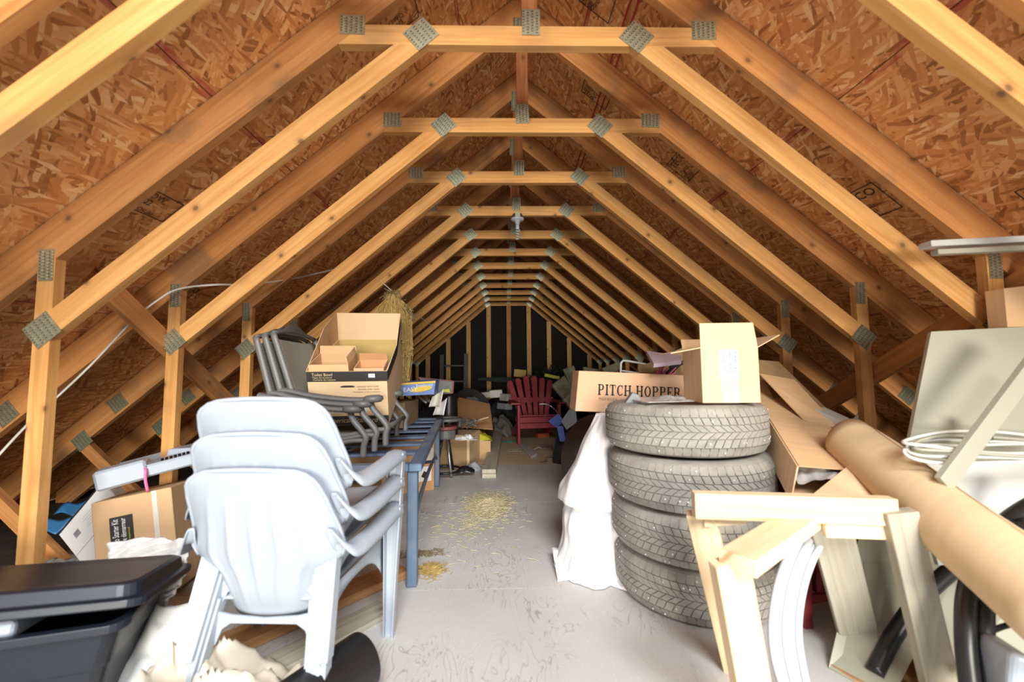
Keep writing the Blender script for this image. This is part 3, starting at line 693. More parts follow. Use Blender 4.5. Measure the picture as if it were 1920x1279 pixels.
# bare bulb under the fourth collar tie
lx, ly, lz = 0.012, Y1+3*SP-0.03, 2.325
t = thing('bulb_fixture', 'white ceiling lamp holder with a spiral bulb under the fourth collar tie', 'lamp', (lx, ly, lz))
mb = MB(); mb.lathe([(0.0, 0.0), (0.042, 0.0), (0.042, -0.035), (0.0, -0.035)], 8, (0, 0, 0)); part('junction_box', mb, 'plate_slot', t, world=False)
part('bracket', MB().box((0, -0.045, -0.015), (0.04, 0.004, 0.04)), 'nail_plate', t, world=False)
mb = MB(); mb.lathe([(0.0, -0.035), (0.055, -0.036), (0.058, -0.046), (0.05, -0.054), (0.022, -0.060), (0.018, -0.085), (0.0, -0.086)], 24); part('lamp_holder', mb, 'white_plastic', t, world=False, smooth=True)
mb = MB(); mb.lathe([(0.0, -0.085), (0.015, -0.086), (0.017, -0.125), (0.012, -0.132), (0.0, -0.133)], 20); bl = part('bulb', mb, 'white_plastic', t, world=False, smooth=True)
mb = MB(); mb.tube([V((0.018*math.cos(a*0.5), 0.018*math.sin(a*0.5), -0.134-0.0018*a)) for a in range(0, 44)], 0.0055, 6); link('spiral', mb.mesh('spiral', 'white_plastic', True), bl)

# ================================================================== slatted patio table
TA = math.atan2(0.093, 0.9957)
tb = thing('patio_table', 'blue-grey slatted metal patio table carrying the grey chairs', 'table', (-0.505, 1.945, 0), (0, 0, TA))
TW, TL, TZ = 0.98, 1.93, 0.567
for nm, c, s in (('frame_rail', (-0.03, TL/2, TZ-0.018), (0.06, TL, 0.036)), ('frame_rail', (-TW+0.03, TL/2, TZ-0.018), (0.06, TL, 0.036)), ('frame_rail', (-TW/2, 0.03, TZ-0.018), (TW-0.122, 0.06, 0.036)), ('frame_rail', (-TW/2, TL-0.03, TZ-0.018), (TW-0.122, 0.06, 0.036))):
    part(nm, MB().box(c, s), 'table_metal', tb, world=False, bevel=0.004)
me = MB().box((0, 0, 0), (TW-0.12, 0.095, 0.016)).mesh('slat', 'table_metal')
for k in range(6):
    link('slat', me, tb, loc=(-TW/2, 0.345+k*0.272, TZ-0.012), bevel=0.003)
part('center_rail', MB().box((-TW/2, TL/2, TZ-0.032), (0.03, TL-0.1, 0.02)), 'table_metal', tb, world=False)
for x in (-0.045, -TW+0.045):
    for y in (0.045, TL-0.235):
        mb = MB(); mb.box((x, y, (TZ-0.036)/2), (0.05, 0.05, TZ-0.036)); lg = part('leg', mb, 'table_metal', tb, world=False, bevel=0.008, bseg=2)
    mb = MB(); mb.tube(smooth_path([(x, 0.06, 0.24), (x, 0.3, 0.30), (x, 0.85, 0.32), (x, 1.4, 0.30), (x, TL-0.25, 0.24)], 4), 0.012, 8); part('stretcher', mb, 'table_metal', tb, world=False, smooth=True)

# ================================================================== three grey sling chairs stacked on the table
def sling_chair():
    me = []
    W = 0.50                                           # near side at y=0, far side at y=W ; x is forward, z from the table top
    for y in (0.0, W):
        pth = smooth_path([(0.0, y, 0.0), (0.002, y, 0.055), (0.012, y, 0.095), (-0.012, y, 0.135), (-0.045, y, 0.175), (-0.062, y, 0.205), (-0.067, y, 0.232)], 5)
        me.append(('front_leg', MB().tube(pth, 0.017, 8, flat=0.8), 'grey_metal', True))
        pth = smooth_path([(-0.035, y, 0.243), (-0.11, y, 0.240), (-0.22, y, 0.252), (-0.36, y, 0.278), (-0.47, y, 0.310), (-0.52, y, 0.318)], 5)
        mb = MB()
        def armf(u, v, pth=pth):
            p = pth[round(v*(len(pth)-1))]; a = 2*math.pi*u; return V((p.x, p.y+0.026*math.cos(a), p.z+0.015*math.sin(a)))
        mb.grid(armf, 12, len(pth)-1); me.append(('armrest', mb, 'grey_metal', True))
        mb = MB(); mb.lathe([(0.0, -0.020), (0.040, -0.018), (0.052, -0.006), (0.050, 0.010), (0.034, 0.018), (0.0, 0.020)], 20, (-0.055, y, 0.243)); me.append(('arm_paddle', mb, 'grey_metal', True))
        me.append(('back_rail', MB().tube(smooth_path([(-0.36, y, 0.085), (-0.41, y, 0.14), (-0.455, y, 0.28), (-0.50, y, 0.44), (-0.55, y, 0.615)], 5), 0.013, 8, flat=1.3), 'grey_metal', True))
        me.append(('rear_leg', MB().tube([(-0.37, y, 0.085), (-0.44, y, 0.0)], 0.013, 8), 'grey_metal', True))
        me.append(('seat_rail', MB().tube(smooth_path([(0.008, y, 0.080), (-0.05, y, 0.082), (-0.2, y, 0.065), (-0.37, y, 0.075)], 5), 0.012, 8), 'grey_metal', True))
    bp = smooth_path([(-0.37, 0, 0.095), (-0.41, 0, 0.14), (-0.455, 0, 0.28), (-0.50, 0, 0.44), (-0.54, 0, 0.585)], 5)
    mb = MB(); mb.grid(lambda u, v: bp[round(v*(len(bp)-1))] + V((-0.02*math.sin(math.pi*u), 0.012+(W-0.024)*u, 0)), 8, len(bp)-1); me.append(('back_sling', mb, 'sling_fabric', True))
    mb = MB(); mb.grid(lambda u, v: V((-0.02-0.36*v, 0.012+(W-0.024)*u, 0.080-0.014*math.sin(math.pi*v)-0.014*math.sin(math.pi*u))), 8, 10); me.append(('seat_sling', mb, 'sling_fabric', True))
    tp = [V((-0.55-0.010*math.sin(math.pi*u/12), W*u/12, 0.615+0.028*math.sin(math.pi*u/12))) for u in range(13)]
    me.append(('top_rail', MB().tube(tp, 0.013, 8), 'grey_metal', True))
    ar = []
    for u in range(13):
        ar.append((V((-0.552, W*(0.18+0.64*u/12), 0.622+0.06*math.sin(math.pi*u/12)))))
    me.append(('crest', MB().prism(ar, (-0.014, 0, 0)), 'grey_metal', False))
    me.append(('front_bar', MB().tube([(0.0, 0, 0.088), (0.0, W, 0.088)], 0.012, 8), 'grey_metal', True))
    return [(n, mb.mesh(n, m, s)) for n, mb, m, s in me]
SC = sling_chair()
for i, lab in enumerate(('lowest grey sling armchair, its feet on the slatted table', 'middle grey sling armchair of the three stacked on the slatted table', 'topmost grey sling armchair, cradling the big open carton')):
    t = thing('sling_chair', lab, 'chair', (-0.835+0.053*i, 2.115+0.012*i, 0.568+0.026*i), (0, R(-1.5*i), R(2)), 'grey sling chairs stacked on the table')
    for n, m in SC:
        o = link(n, m, t)
        if 'sling' in n:
            md = o.modifiers.new('thickness', 'SOLIDIFY'); md.thickness = 0.004

# ================================================================== cartons: open boxes with walls, floor and flaps
def open_box(name, label, origin, xd, yd, w, d, h, mat, inner=None, flaps=(), th=0.005, cat='box', group=None):
    """origin = front left bottom corner; xd across, yd to the back; flaps: (side, height, angle out from upright)"""
    m = frame(xd, yd); t = thing(name, label, cat, origin, m.to_euler(), group); inner = inner or mat
    part('front_wall', MB().box((w/2, th/2, h/2), (w, th, h)), mat, t, world=False)
    part('back_wall', MB().box((w/2, d-th/2, h/2), (w, th, h)), inner, t, world=False)
    part('left_wall', MB().box((th/2, d/2, h/2), (th, d-2*th, h)), mat, t, world=False)
    part('right_wall', MB().box((w-th/2, d/2, h/2), (th, d-2*th, h)), mat, t, world=False)
    part('bottom', MB().box((w/2, d/2, th/2), (w-2*th, d-2*th, th)), inner, t, world=False)
    for side, fh, ang in flaps:
        a = R(ang); up, out = math.cos(a)*fh, math.sin(a)*fh
        if side == 'front': q = [(0, 0, h), (w, 0, h), (w-0.006, -out, h+up), (0.006, -out, h+up)]; n = (0, th*0.7, 0)
        if side == 'back': q = [(0, d, h), (w, d, h), (w-0.004, d+out, h+up), (0.004, d+out, h+up)]; n = (0, -th*0.7, 0)
        if side == 'left': q = [(0, 0, h), (0, d, h), (-out, d-0.006, h+up), (-out, 0.006, h+up)]; n = (th*0.7, 0, 0)
        if side == 'right': q = [(w, 0, h), (w, d, h), (w+out, d-0.006, h+up), (w+out, 0.006, h+up)]; n = (-th*0.7, 0, 0)
        if abs(ang) > 45: n = (0, 0, th*0.7)
        part('flap', MB().prism(q, n), inner if side == 'back' else mat, t, world=False)
    return t, m
tau = R(20); yaw = R(7)
xd = V((math.cos(yaw), math.sin(yaw), 0)); yb_ = V((-math.sin(yaw)*math.cos(tau), math.cos(yaw)*math.cos(tau), math.sin(tau))); ud = xd.cross(yb_)
BW, BD, BH = 0.415, 0.64, 0.325
FTL = at(574.5, 697, y=2.20); org = FTL - ud*BH
tbx, m = open_box('toilet_carton', 'big open toilet-bowl carton tilted on top of the stacked grey chairs', org, xd, yb_, BW, BD, BH, 'cardboard_light', 'cardboard_yellow')
tbx.rotation_euler = m.to_euler()
part('flap', MB().prism([(0, BD, BH), (BW, BD, BH), (BW, BD+0.01, BH+0.185), (0.0, BD+0.01, BH+0.185)], (0, -0.004, 0)), 'cardboard_light', tbx, world=False)
part('flap', MB().prism([(0, 0.0, BH), (0, BD, BH), (0, BD, BH+0.185), (0, BD*0.55, BH+0.15)], (-0.004, 0, 0)), 'cardboard', tbx, world=False)
part('flap', MB().prism([(BW, 0.0, BH), (BW, BD, BH), (BW, BD, BH+0.185), (BW, BD*0.62, BH+0.03)], (0.004, 0, 0)), 'cardboard_light', tbx, world=False)
part('black_band', MB().box((BW/2, -0.0006, BH-0.030), (BW+0.004, 0.0014, 0.058)), 'print_black', tbx, world=False)
part('black_band', MB().prism([(BW+0.0042, 0.0, BH-0.058), (BW+0.0042, BD*0.62, BH-0.028), (BW+0.0042, BD*0.95, BH+0.10), (BW+0.0042, BD*0.95, BH+0.16), (BW+0.0042, BD*0.62, BH+0.028), (BW+0.0042, 0.0, BH-0.002)], (0.001, 0, 0)), 'print_black', tbx, world=False)
part('black_band', MB().box((BW/2, -0.0006, 0.030), (BW, 0.0014, 0.058)), 'print_black', tbx, world=False)
part('hand_hole', MB().prism([(0.165, -0.001, BH-0.088), (0.185, -0.001, BH-0.083), (0.225, -0.001, BH-0.083), (0.245, -0.001, BH-0.088), (0.237, -0.001, BH-0.094), (0.173, -0.001, BH-0.094)], (0, 0.002, 0)), 'print_black', tbx, world=False)
part('white_sticker', MB().box((0.335, -0.0022, BH-0.026), (0.034, 0.001, 0.022)), 'paper_white', tbx, world=False)
part('barcode_label', MB().box((0.205, -0.0012, 0.098), (0.19, 0.001, 0.04)), 'paper_label', tbx, world=False)
for k in range(26): 
    if k % 7 != 6: part('barcode_bar', MB().box((0.125+k*0.006, -0.002, 0.094), (0.002+0.0015*(k*5 % 3 == 0), 0.0006, 0.022)), 'ink', tbx, world=False)
X, Z = (1, 0, 0), (0, 0, 1)
text('carton_print', 'Toilet Bowl', 0.0165, 'print_gold', tbx, (0.025, -0.0022, BH-0.026), X, Z, local=True, width=0.105)
text('carton_print', 'Taza de inodoro', 0.0095, 'print_gold', tbx, (0.028, -0.0022, BH-0.039), X, Z, local=True, width=0.10)
text('carton_print', 'Cuvette de toilette', 0.0095, 'print_gold', tbx, (0.031, -0.0022, BH-0.052), X, Z, local=True, width=0.115)
for k, s in enumerate(('HANDLE WITH CARE', 'MANIER AVEC SOIN', 'MANEJAR CON CUIDADO')): text('carton_print', s, 0.0085, 'ink_brown', tbx, (0.255+0.004*k-0.03*(k == 2), -0.0012, BH-0.094-0.0165*k), X, Z, local=True, width=(0.115, 0.112, 0.145)[k])
text('carton_print', 'American Standard', 0.030, 'print_gold', tbx, (0.075, -0.0022, 0.020), X, Z, local=True, width=0.285, italic=0.4)
for k in range(4): text('carton_print', ('TOILET BOWL', 'HANDLE WITH CARE', 'MANIER AVEC SOIN', 'CUIDADO')[k], 0.010, 'ink_brown', tbx, (0.0062, BD*0.70-0.02*k, BH-0.02+0.0), (0, 0, 1), (0, -1, 0), local=True)
def inbox(x, y, z): return org + m @ V((x, y, z))
def stray(name, label, o, w, d, h, mat, inner, flaps=(), mm=m, **kw):
    return open_box(name, label, o, mm @ V((1, 0, 0)), mm @ V((0, 1, 0)), w, d, h, mat, inner, flaps, **kw)
rz = Matrix.Rotation(R(-4), 3, 'Z')
stray('small_carton', 'small open carton with upright flaps inside the big toilet carton, left', inbox(0.008, 0.010, BH-0.09), 0.205, 0.21, 0.125, 'cardboard', 'cardboard', (('back', 0.045, 0), ('right', 0.04, -12)))
stray('small_carton', 'small pinkish carton inside the big toilet carton, right', inbox(0.235, 0.03, BH-0.08), 0.16, 0.15, 0.085, 'hopper_board', 'cardboard_orange', (('back', 0.05, -20),))

# ================================================================== hanging bundle of dried stalks
top = at(735, 552, y=3.42); sb = thing('straw_bundle', 'bundle of dried straw hanging from the left slope by a string', 'straw bundle', (top.x, top.y, top.z-0.9))
mb = MB(); rnd = random.Random(4)
for i in range(420):
    a = rnd.uniform(0, 6.283); r0 = 0.03*math.sqrt(rnd.random()); L = rnd.uniform(0.45, 0.86); r1 = rnd.uniform(0.03, 0.12)
    p0 = top + V((r0*math.cos(a)*1.5, r0*math.sin(a), -0.02*rnd.random()))
    p3 = top + V((r1*math.cos(a)*0.9+0.05*L, r1*math.sin(a)*0.7, -L)); w = 0.05*math.sin(a*3+i)
    p1 = p0.lerp(p3, 0.33)+V((r1*math.cos(a)*0.8, r1*math.sin(a)*0.5, 0.04)); p2 = p0.lerp(p3, 0.66)+V((r1*math.cos(a)*0.5+w*0.2, r1*math.sin(a)*0.4, 0.02))
    pts = [p0, p1, p2, p3]
    for q in range(3):
        a_, b_ = pts[q], pts[q+1]; mb.beam(a_, b_+(b_-a_)*0.05, 0.0055, 0.0035)
        if q: mb.box(b_+V((rnd.uniform(-.012, .012), rnd.uniform(-.01, .01), rnd.uniform(-.02, .02))), (0.013, 0.009, 0.02), Euler((rnd.random()*3, rnd.random()*3, 0)).to_matrix())
o = part('stalks', mb, 'straw', sb); o['kind'] = 'stuff'
mb = MB()
for i in range(120):
    a = rnd.uniform(0, 6.283); r = rnd.uniform(0.02, 0.075); q = top + V((r*math.cos(a), r*math.sin(a)*0.7, rnd.uniform(-0.05, 0.04)))
    mb.beam(q, q+V((rnd.uniform(-.05, .05), rnd.uniform(-.03, .03), rnd.uniform(-.06, .02))), 0.006, 0.004)
for i in range(90):
    q = top + V((0.12+rnd.gauss(0, 0.02), rnd.gauss(0, 0.02), -0.16+rnd.gauss(0, 0.04))); mb.beam(q, q+V((rnd.uniform(-.05, .05), rnd.uniform(-.03, .03), rnd.uniform(-.06, .03))), 0.006, 0.004)
o = part('dark_roots', mb, 'straw_dark', sb); o['kind'] = 'stuff'
part('string', MB().tube([at(713, 526, y=3.36), top+V((0.01, -0.02, 0.02))], 0.004, 6), 'rope_grey', sb)
single('clothesline', MB().tube(smooth_path([at(770, 585, y=3.5), at(800, 603, y=3.9), at(825, 624, y=4.6), at(838, 634, y=5.2)], 4), 0.0025, 5), 'rope_grey', 'thin cord strung from the hanging straw bundle along the left slope', 'cord')

# ================================================================== tyres
def tire_meshes(Ro=0.352, Wd=0.212, N=66):
    h = Wd/2
    prof = [(0.205, -h*0.62), (0.225, -h*0.80), (0.27, -h*0.98), (0.305, -h*0.97), (0.330, -h*0.86), (Ro-0.010, -h*0.70), (Ro-0.007, -h*0.4), (Ro-0.006, 0), (Ro-0.007, h*0.4), (Ro-0.010, h*0.70), (0.330, h*0.86), (0.305, h*0.97), (0.27, h*0.98), (0.225, h*0.80), (0.205, h*0.62), (0.20, h*0.3), (0.24, h*0.25), (0.24, -h*0.25), (0.20, -h*0.3)]
    mb = MB(); mb.lathe(prof, N*2, closed=True); car = mb.mesh('carcass', 'tire_rubber', True)
    mb = MB()
    def rad(z):
        k = abs(z)/h; return Ro - 0.003*k*k - (0.018*((k-0.62)/0.25)**2 if k > 0.62 else 0)
    rows = [(-0.86, -0.56, 0.0, 66, 0.10), (-0.53, -0.24, 0.34, 66, 0.5), (-0.21, 0.02, 0.72, 66, 0.0), (0.045, 0.27, -0.72, 66, 0.25), (0.30, 0.55, -0.30, 66, 0.6), (0.58, 0.86, 0.0, 66, 0.1)]
    rn = random.Random(1)
    for z0, z1, sl, n, ph in rows:
        for i in range(n):
            step = 2*math.pi/n; gap = step*0.07
            a0 = i*step+gap+ph*step; a1 = (i+1)*step-gap+ph*step
            q = []
            for r_off in (-0.008, 0.0):
                for zz, k in ((z0, 0), (z0, 1), (z1, 1), (z1, 0)):
                    a = (a1 if k else a0) + sl*step*(1.2 if zz == z1 else 0); r = rad(zz*h)+r_off
                    q.append(V((r*math.cos(a), r*math.sin(a), zz*h)))
            mb.add(q, [(4, 5, 6, 7), (0, 1, 5, 4), (1, 2, 6, 5), (2, 3, 7, 6), (3, 0, 4, 7)])
    tr = mb.mesh('tread', 'tire_rubber')
    mb = MB()
    for i in range(60):
        a = rn.uniform(0, 6.283); z = rn.choice((-0.72, -0.38, 0.42, 0.72))*h; r = rad(z)
        c = V((r*math.cos(a), r*math.sin(a), z)); n_ = V((math.cos(a), math.sin(a), 0)); tng = V((-math.sin(a), math.cos(a), 0)); rr_ = rn.choice((0.0022, 0.003, 0.0035))
        ring = [c + (tng*math.cos(k*math.pi/3)+V((0, 0, 1))*math.sin(k*math.pi/3))*rr_ for k in range(6)]
        mb.prism(ring, n_*0.0018)
    sm = mb.mesh('studs', 'stud_metal')
    return car, tr, sm
CAR, TRD, STD = tire_meshes()
TX, TY = 0.735, 1.915
for i, (dx, dy, lab) in enumerate(((0.018, 0.01, 'bottom studded winter tyre of the stack of four, on the floor'), (0.006, 0.0, 'second studded tyre from the floor in the stack of four'), (-0.004, -0.012, 'third studded tyre from the floor in the stack of four'), (-0.012, 0.006, 'topmost studded tyre of the stack of four, under the open carton'))):
    t = thing('tire', lab, 'tyre', (TX+dx, TY+dy, 0.106+0.2125*i), (R((0, 0.6, -0.5, 0.8)[i]), R((0, -0.6, 0.8, -0.5)[i]), i*1.3), 'stack of four studded tyres')
    link('carcass', CAR, t); link('tread', TRD, t); o = link('studs', STD, t); o['kind'] = 'stuff'

# open carton on the tyres
bo = at(1318, 757, y=1.64); bx, m2 = open_box('open_carton', 'light brown open carton with raised flaps standing on the tyre stack', (bo.x, bo.y, 0.861), (math.cos(R(4)), -math.sin(R(4)), 0), (math.sin(R(4)), math.cos(R(4)), 0), 0.228, 0.20, 0.222, 'cardboard_light', 'cardboard', (('front', 0.105, -8), ('left', 0.12, 100), ('right', 0.105, 62), ('back', 0.06, 30)))
part('tape', MB().box((0.11, -0.001, 0.065), (0.072, 0.0015, 0.13)), 'tape_clear', bx, world=False)
part('shipping_label', MB().box((0.108, -0.0015, 0.158), (0.078, 0.0015, 0.115)), 'paper_label', bx, world=False)
for k in range(3): text('label_print', ('SHIP TO', 'PRIORITY', 'PARCEL')[k], 0.010, 'blue_print', bx, (0.085+0.023*k, -0.0028, 0.205), (0, 0, -1), (1, 0, 0), local=True, width=0.085)

# long flat carton with big lettering
def slab_text(word, h, gap=0.16):
    """slab serif capitals as flat strokes; returns outlines in units of cap height"""
    polys = []; x = 0
    def bar(x0, z0, x1, z1): polys.append([(x0, z0), (x1, z0), (x1, z1), (x0, z1)])
    def bowl(cx, cz, rx, rz, a0, a1, tx, tz, n=9):
        for i in range(n):
            a, b = R(a0+(a1-a0)*i/n), R(a0+(a1-a0)*(i+1)/n)
            polys.append([(cx+math.cos(a)*(rx-tx), cz+math.sin(a)*(rz-tz)), (cx+math.cos(b)*(rx-tx), cz+math.sin(b)*(rz-tz)), (cx+math.cos(b)*rx, cz+math.sin(b)*rz), (cx+math.cos(a)*rx, cz+math.sin(a)*rz)])
    S = 0.20; T = 0.09
    for ch in word:
        if ch == ' ': x += 0.45; continue
        if ch == 'P': bar(x+.06, 0, x+.06+S, 1); bar(x, 0, x+.34, T); bar(x, 1-T, x+.3, 1); bar(x+.2, 1-T, x+.45, 1); bar(x+.2, .44, x+.45, .44+T); bowl(x+.43, .72, .29, .28, -90, 90, S, T); w = .74
        elif ch == 'R': bar(x+.06, 0, x+.06+S, 1); bar(x, 0, x+.34, T); bar(x, 1-T, x+.3, 1); bar(x+.2, 1-T, x+.45, 1); bar(x+.2, .46, x+.45, .46+T); bowl(x+.43, .73, .28, .27, -90, 90, S, T); polys.append([(x+.40, .50), (x+.60, .50), (x+.82, 0), (x+.60, 0)]); bar(x+.58, 0, x+.86, T); w = .86
        elif ch == 'I': bar(x+.08, 0, x+.08+S, 1); bar(x, 0, x+.36, T); bar(x, 1-T, x+.36, 1); w = .36
        elif ch == 'T': bar(x+.26, 0, x+.26+S, 1); bar(x+.16, 0, x+.56, T); bar(x, 1-T, x+.72, 1); bar(x, .70, x+.07, 1-T); bar(x+.65, .70, x+.72, 1-T); w = .72
        elif ch == 'C': bowl(x+.40, .5, .40, .5, 50, 310, S, T, 16); bar(x+.62, .66, x+.70, .98); bar(x+.62, .10, x+.68, .26); w = .72
        elif ch == 'H': bar(x+.06, 0, x+.06+S, 1); bar(x+.58, 0, x+.58+S, 1); bar(x+.2, .45, x+.6, .45+T); [bar(x+o_, z_, x+o_+.34, z_+T) for o_ in (0, .51) for z_ in (0, 1-T)]; w = .85
        elif ch == 'O': bowl(x+.40, .5, .40, .5, 0, 360, S, T, 22); w = .80
        elif ch == 'E': bar(x+.06, 0, x+.06+S, 1); bar(x, 0, x+.66, T); bar(x, 1-T, x+.64, 1); bar(x+.2, .46, x+.46, .46+T); bar(x+.42, .38, x+.48, .62); bar(x+.60, T, x+.66, .30); bar(x+.58, .72, x+.64, 1-T); w = .68
        x += w+gap
    return polys, x-gap
pb0 = at(1078.5, 771, y=2.34); rl = R(-3.0); px_ = V((math.cos(rl), 0.0, math.sin(rl))); pz_ = V((-math.sin(rl), 0, math.cos(rl))).normalized(); py_ = V((0, 1, 0))
PW, PD, PH = 0.78, 0.20, 0.232
mm = Matrix((px_, py_, pz_)).transposed()
ph = thing('pitch_hopper_carton', 'long brown carton lettered PITCH HOPPER lying behind the tyre stack', 'box', pb0, mm.to_euler())
part('body', MB().hexa([(0, 0, 0), (PW, 0, 0), (PW, PD, 0), (0, PD, 0), (0.014, 0, PH), (PW, 0, PH), (PW, PD, PH), (0.014, PD, PH)]), 'hopper_board', ph, world=False, bevel=0.003)
polys, tw = slab_text('PITCH HOPPER', 1); mb = MB(); k = 0.062; kx = 0.482/tw
for q in polys: mb.prism([(0.128+x*kx, -0.0004, 0.098+z*k) for x, z in q], (0, -0.0006, 0))
part('lettering', mb, 'ink', ph, world=False)
text('lettering', 'MADE IN U.S.A.', 0.0155, 'ink_brown', ph, (0.134, -0.0002, 0.068), (1, 0, 0), (0, 0, 1), local=True, width=0.108)
single('inner_tread_foam', MB().prism([at(1163, 770, y=1.86), at(1205, 770, y=1.86), at(1201, 748, y=1.86), at(1196, 740, y=1.86), at(1186, 737, y=1.86)], (0.02, 0.09, 0.0)), 'pad_grey', 'grey foam wedge on the tyre stack in front of the lettered carton', 'foam')
crumple('plastic_bag', 0.69, 1.86, 0.20, 0.16, 0.012, 'silver_wrap', 'crumpled silvery plastic bag lying in the top tyre', 'plastic bag', 5.5, nx=34, ny=30, rough=0.5).location.z = 0.862

# white sheet bundle beside the tyres
mb = MB()
def bag(u, v):
    a = 2*math.pi*u; z = 0.755*v
    fl = 1.0 + 0.75*math.exp(-(v/0.10)**2) if v < 0.6 else 1.0
    rx = (0.165-0.01*v)*(1-0.62*max(0, v-0.50)/0.50)*(1+0.22*(fl-1)); ry = (0.20-0.05*v)*(1-0.40*max(0, v-0.6)/0.4)*(1+0.20*(fl-1))
    p = V((math.cos(a)*1.3, math.sin(a)*1.3, v*2.2))
    f = 1+0.16*MN.noise(p*1.3+V((3, 1, 7)))+0.07*math.sin(a*7+v*3+2*MN.noise(p*2))*(0.4+v*0.3)+0.05*MN.noise(p*4)
    step = (0.03*max(0, 1-(v-0.42)/0.25) if v > 0.42 else -0.012)*(1 if math.cos(a) < 0.3 else 0)
    tuck = -0.015*math.exp(-((v-0.40)/0.03)**2)
    cx = 0.325+0.03*v+0.085*v*v; cy = 2.14+0.07*v
    return V((cx+(rx*f+step+tuck)*math.cos(a), cy+(ry*f+step+tuck)*math.sin(a), max(0.004, z+0.012*MN.noise(p*3))))
mb.grid(bag, 72, 60); b = len(mb.v)
mb.add([V((0.42, 2.21, 0.765))], []); mb.f += [[60*73+i, 60*73+i+1, b] for i in range(72)]; mb.mi += [0]*72
single('white_sheet_bundle', mb, 'white_cloth', 'tall bundle of white sheeting standing left of the tyre stack', 'sheet', smooth=True)
mb = MB(); mb.grid(lambda u, v: V((0.13+0.42*u, 1.98+0.22*v-0.10*u*(1-v)+0.05*math.sin(u*5), 0.006+0.05*v*abs(math.sin(u*9+1))+0.03*MN.noise(V((u*6, v*6, 1)))*v+0.02*v)), 40, 14)
single('white_sheet_hem', mb, 'white_cloth', 'thin white plastic hem spread on the floor before the white bundle', 'plastic sheet', smooth=True, solid=0.002)

# ================================================================== clutter between the tyres and the right eave
def board(name, label, corners, th, mat, cat, group=None, **kw):
    """a flat board from four corners, thickened along its normal"""
    p = [V(c) for c in corners]; n = (p[1]-p[0]).cross(p[3]-p[0]).normalized()
    mb = MB(); mb.prism(p, n*th); return single(name, mb, mat, label, cat, group, **kw)
# long carton with the torn end
A0 = at(1440, 745, y=2.25); A1 = at(1552, 905, y=1.46); ax = (A1-A0).normalized()
wd = V((1, 0.12, -0.10)); wd = (wd-ax*wd.dot(ax)).normalized(); up_ = wd.cross(ax).normalized()
if up_.z < 0: up_ = -up_
lc = thing('long_carton', 'long brown carton sloping down beside the tyres with a torn open end', 'box', A1-up_*0.12)
def lcp(s, w, u): return A0.lerp(A1, s) + wd*w + up_*u
w0, w1 = -0.10, 0.17
def wallq(q, d, nm, mat='cardboard'): part(nm, MB().prism([lcp(*c) for c in q], d), mat, lc)
wallq([(0, w0, 0.03), (1.0, w0, 0.03), (0.86, w1, 0.03), (0, w1, 0.03)], up_*0.005, 'top_wall', 'cardboard')
wallq([(0, w0, -0.09), (1.05, w0, -0.09), (1.0, w1, -0.09), (0, w1, -0.09)], -up_*0.005, 'bottom_wall')
wallq([(0, w0, -0.09), (1.05, w0, -0.09), (1.0, w0, 0.03), (0, w0, 0.03)], -wd*0.005, 'side_wall', 'cardboard_light')
wallq([(0, w1, -0.09), (1.0, w1, -0.09), (0.93, w1, 0.03), (0, w1, 0.03)], wd*0.005, 'side_wall')
mb = MB(); mb.grid(lambda u, v: lcp(0.55+0.44*v, w0+0.02+(w1-w0-0.04)*u, -0.04+0.05*math.sin(math.pi*u)+0.02*MN.noise(V((u*7, v*9, 3)))), 24, 24); part('silver_lining', mb, 'silver_wrap', lc, smooth=True)
board('cardboard_sheet', 'flattened brown cardboard sheet hanging below the torn carton end', [at(1526, 925, y=1.40), at(1592, 872, y=1.50), at(1700, 965, y=1.32), at(1640, 1000, y=1.22)], 0.006, 'cardboard_light', 'cardboard')
board('cardboard_sheet', 'dark flattened carton leaning behind the open carton on the tyres', [at(1412, 674, y=2.30), at(1460, 678, y=2.38), at(1580, 795, y=2.02), at(1500, 840, y=1.96), at(1415, 752, y=2.24)], 0.006, 'cardboard_dark', 'cardboard')
board('cardboard_sheet', 'brown cardboard flap lying on the long sloping carton', [at(1424, 700, y=2.16), at(1490, 712, y=2.20), at(1572, 800, y=1.88), at(1520, 800, y=1.86)], 0.005, 'cardboard', 'cardboard')

# roll of brown paper
def rolled(name, label, a, b, r, mat, cat):
    a = V(a); b = V(b); x = (b-a).normalized(); y = V((0, 0, 1)).cross(x).normalized(); z = x.cross(y); L = (b-a).length; n = 44
    t = thing(name, label, cat, V((b.x, b.y, 0)))
    mb = MB()
    def f(u, v):
        k = u*2*math.pi*1.75; rr_ = r*(0.86+0.14*u); s = L*v + (0.03*math.sin(u*9) if v == 0 else 0)
        fl = 1 + 0.02*MN.noise(V((u*8, v*5, 1)))
        return a + x*s + y*(math.cos(k+0.6)*rr_*fl) + z*(math.sin(k+0.6)*rr_*fl*0.94)
    mb.grid(f, n*2, 16); part('paper', mb, mat, t, smooth=True, solid=0.002)
    return t
ra, rb = at(1592, 826, y=1.62), at(1935, 1105, y=0.97)
dr = (rb-ra).normalized()
t = rolled('paper_roll', 'big roll of brown kraft paper slanting across the lower right corner', ra, rb+dr*0.12, 0.100, 'kraft_paper', 'paper roll')
p = [ra+dr*s+V((0.055, 0, 0.088))*k for s, k in ((0.05, 0.9), (0.75, 1.0), (0.75, 1.28), (0.30, 1.32))]
mb = MB(); mb.grid(lambda u, v: (ra+dr*(0.10+0.62*v)) + V((0.045+0.045*u, 0.02*u, 0.088-0.03*u*u+0.012*math.sin(v*8)*u)), 6, 20); part('loose_edge', mb, 'kraft_paper', t, smooth=True, solid=0.002)

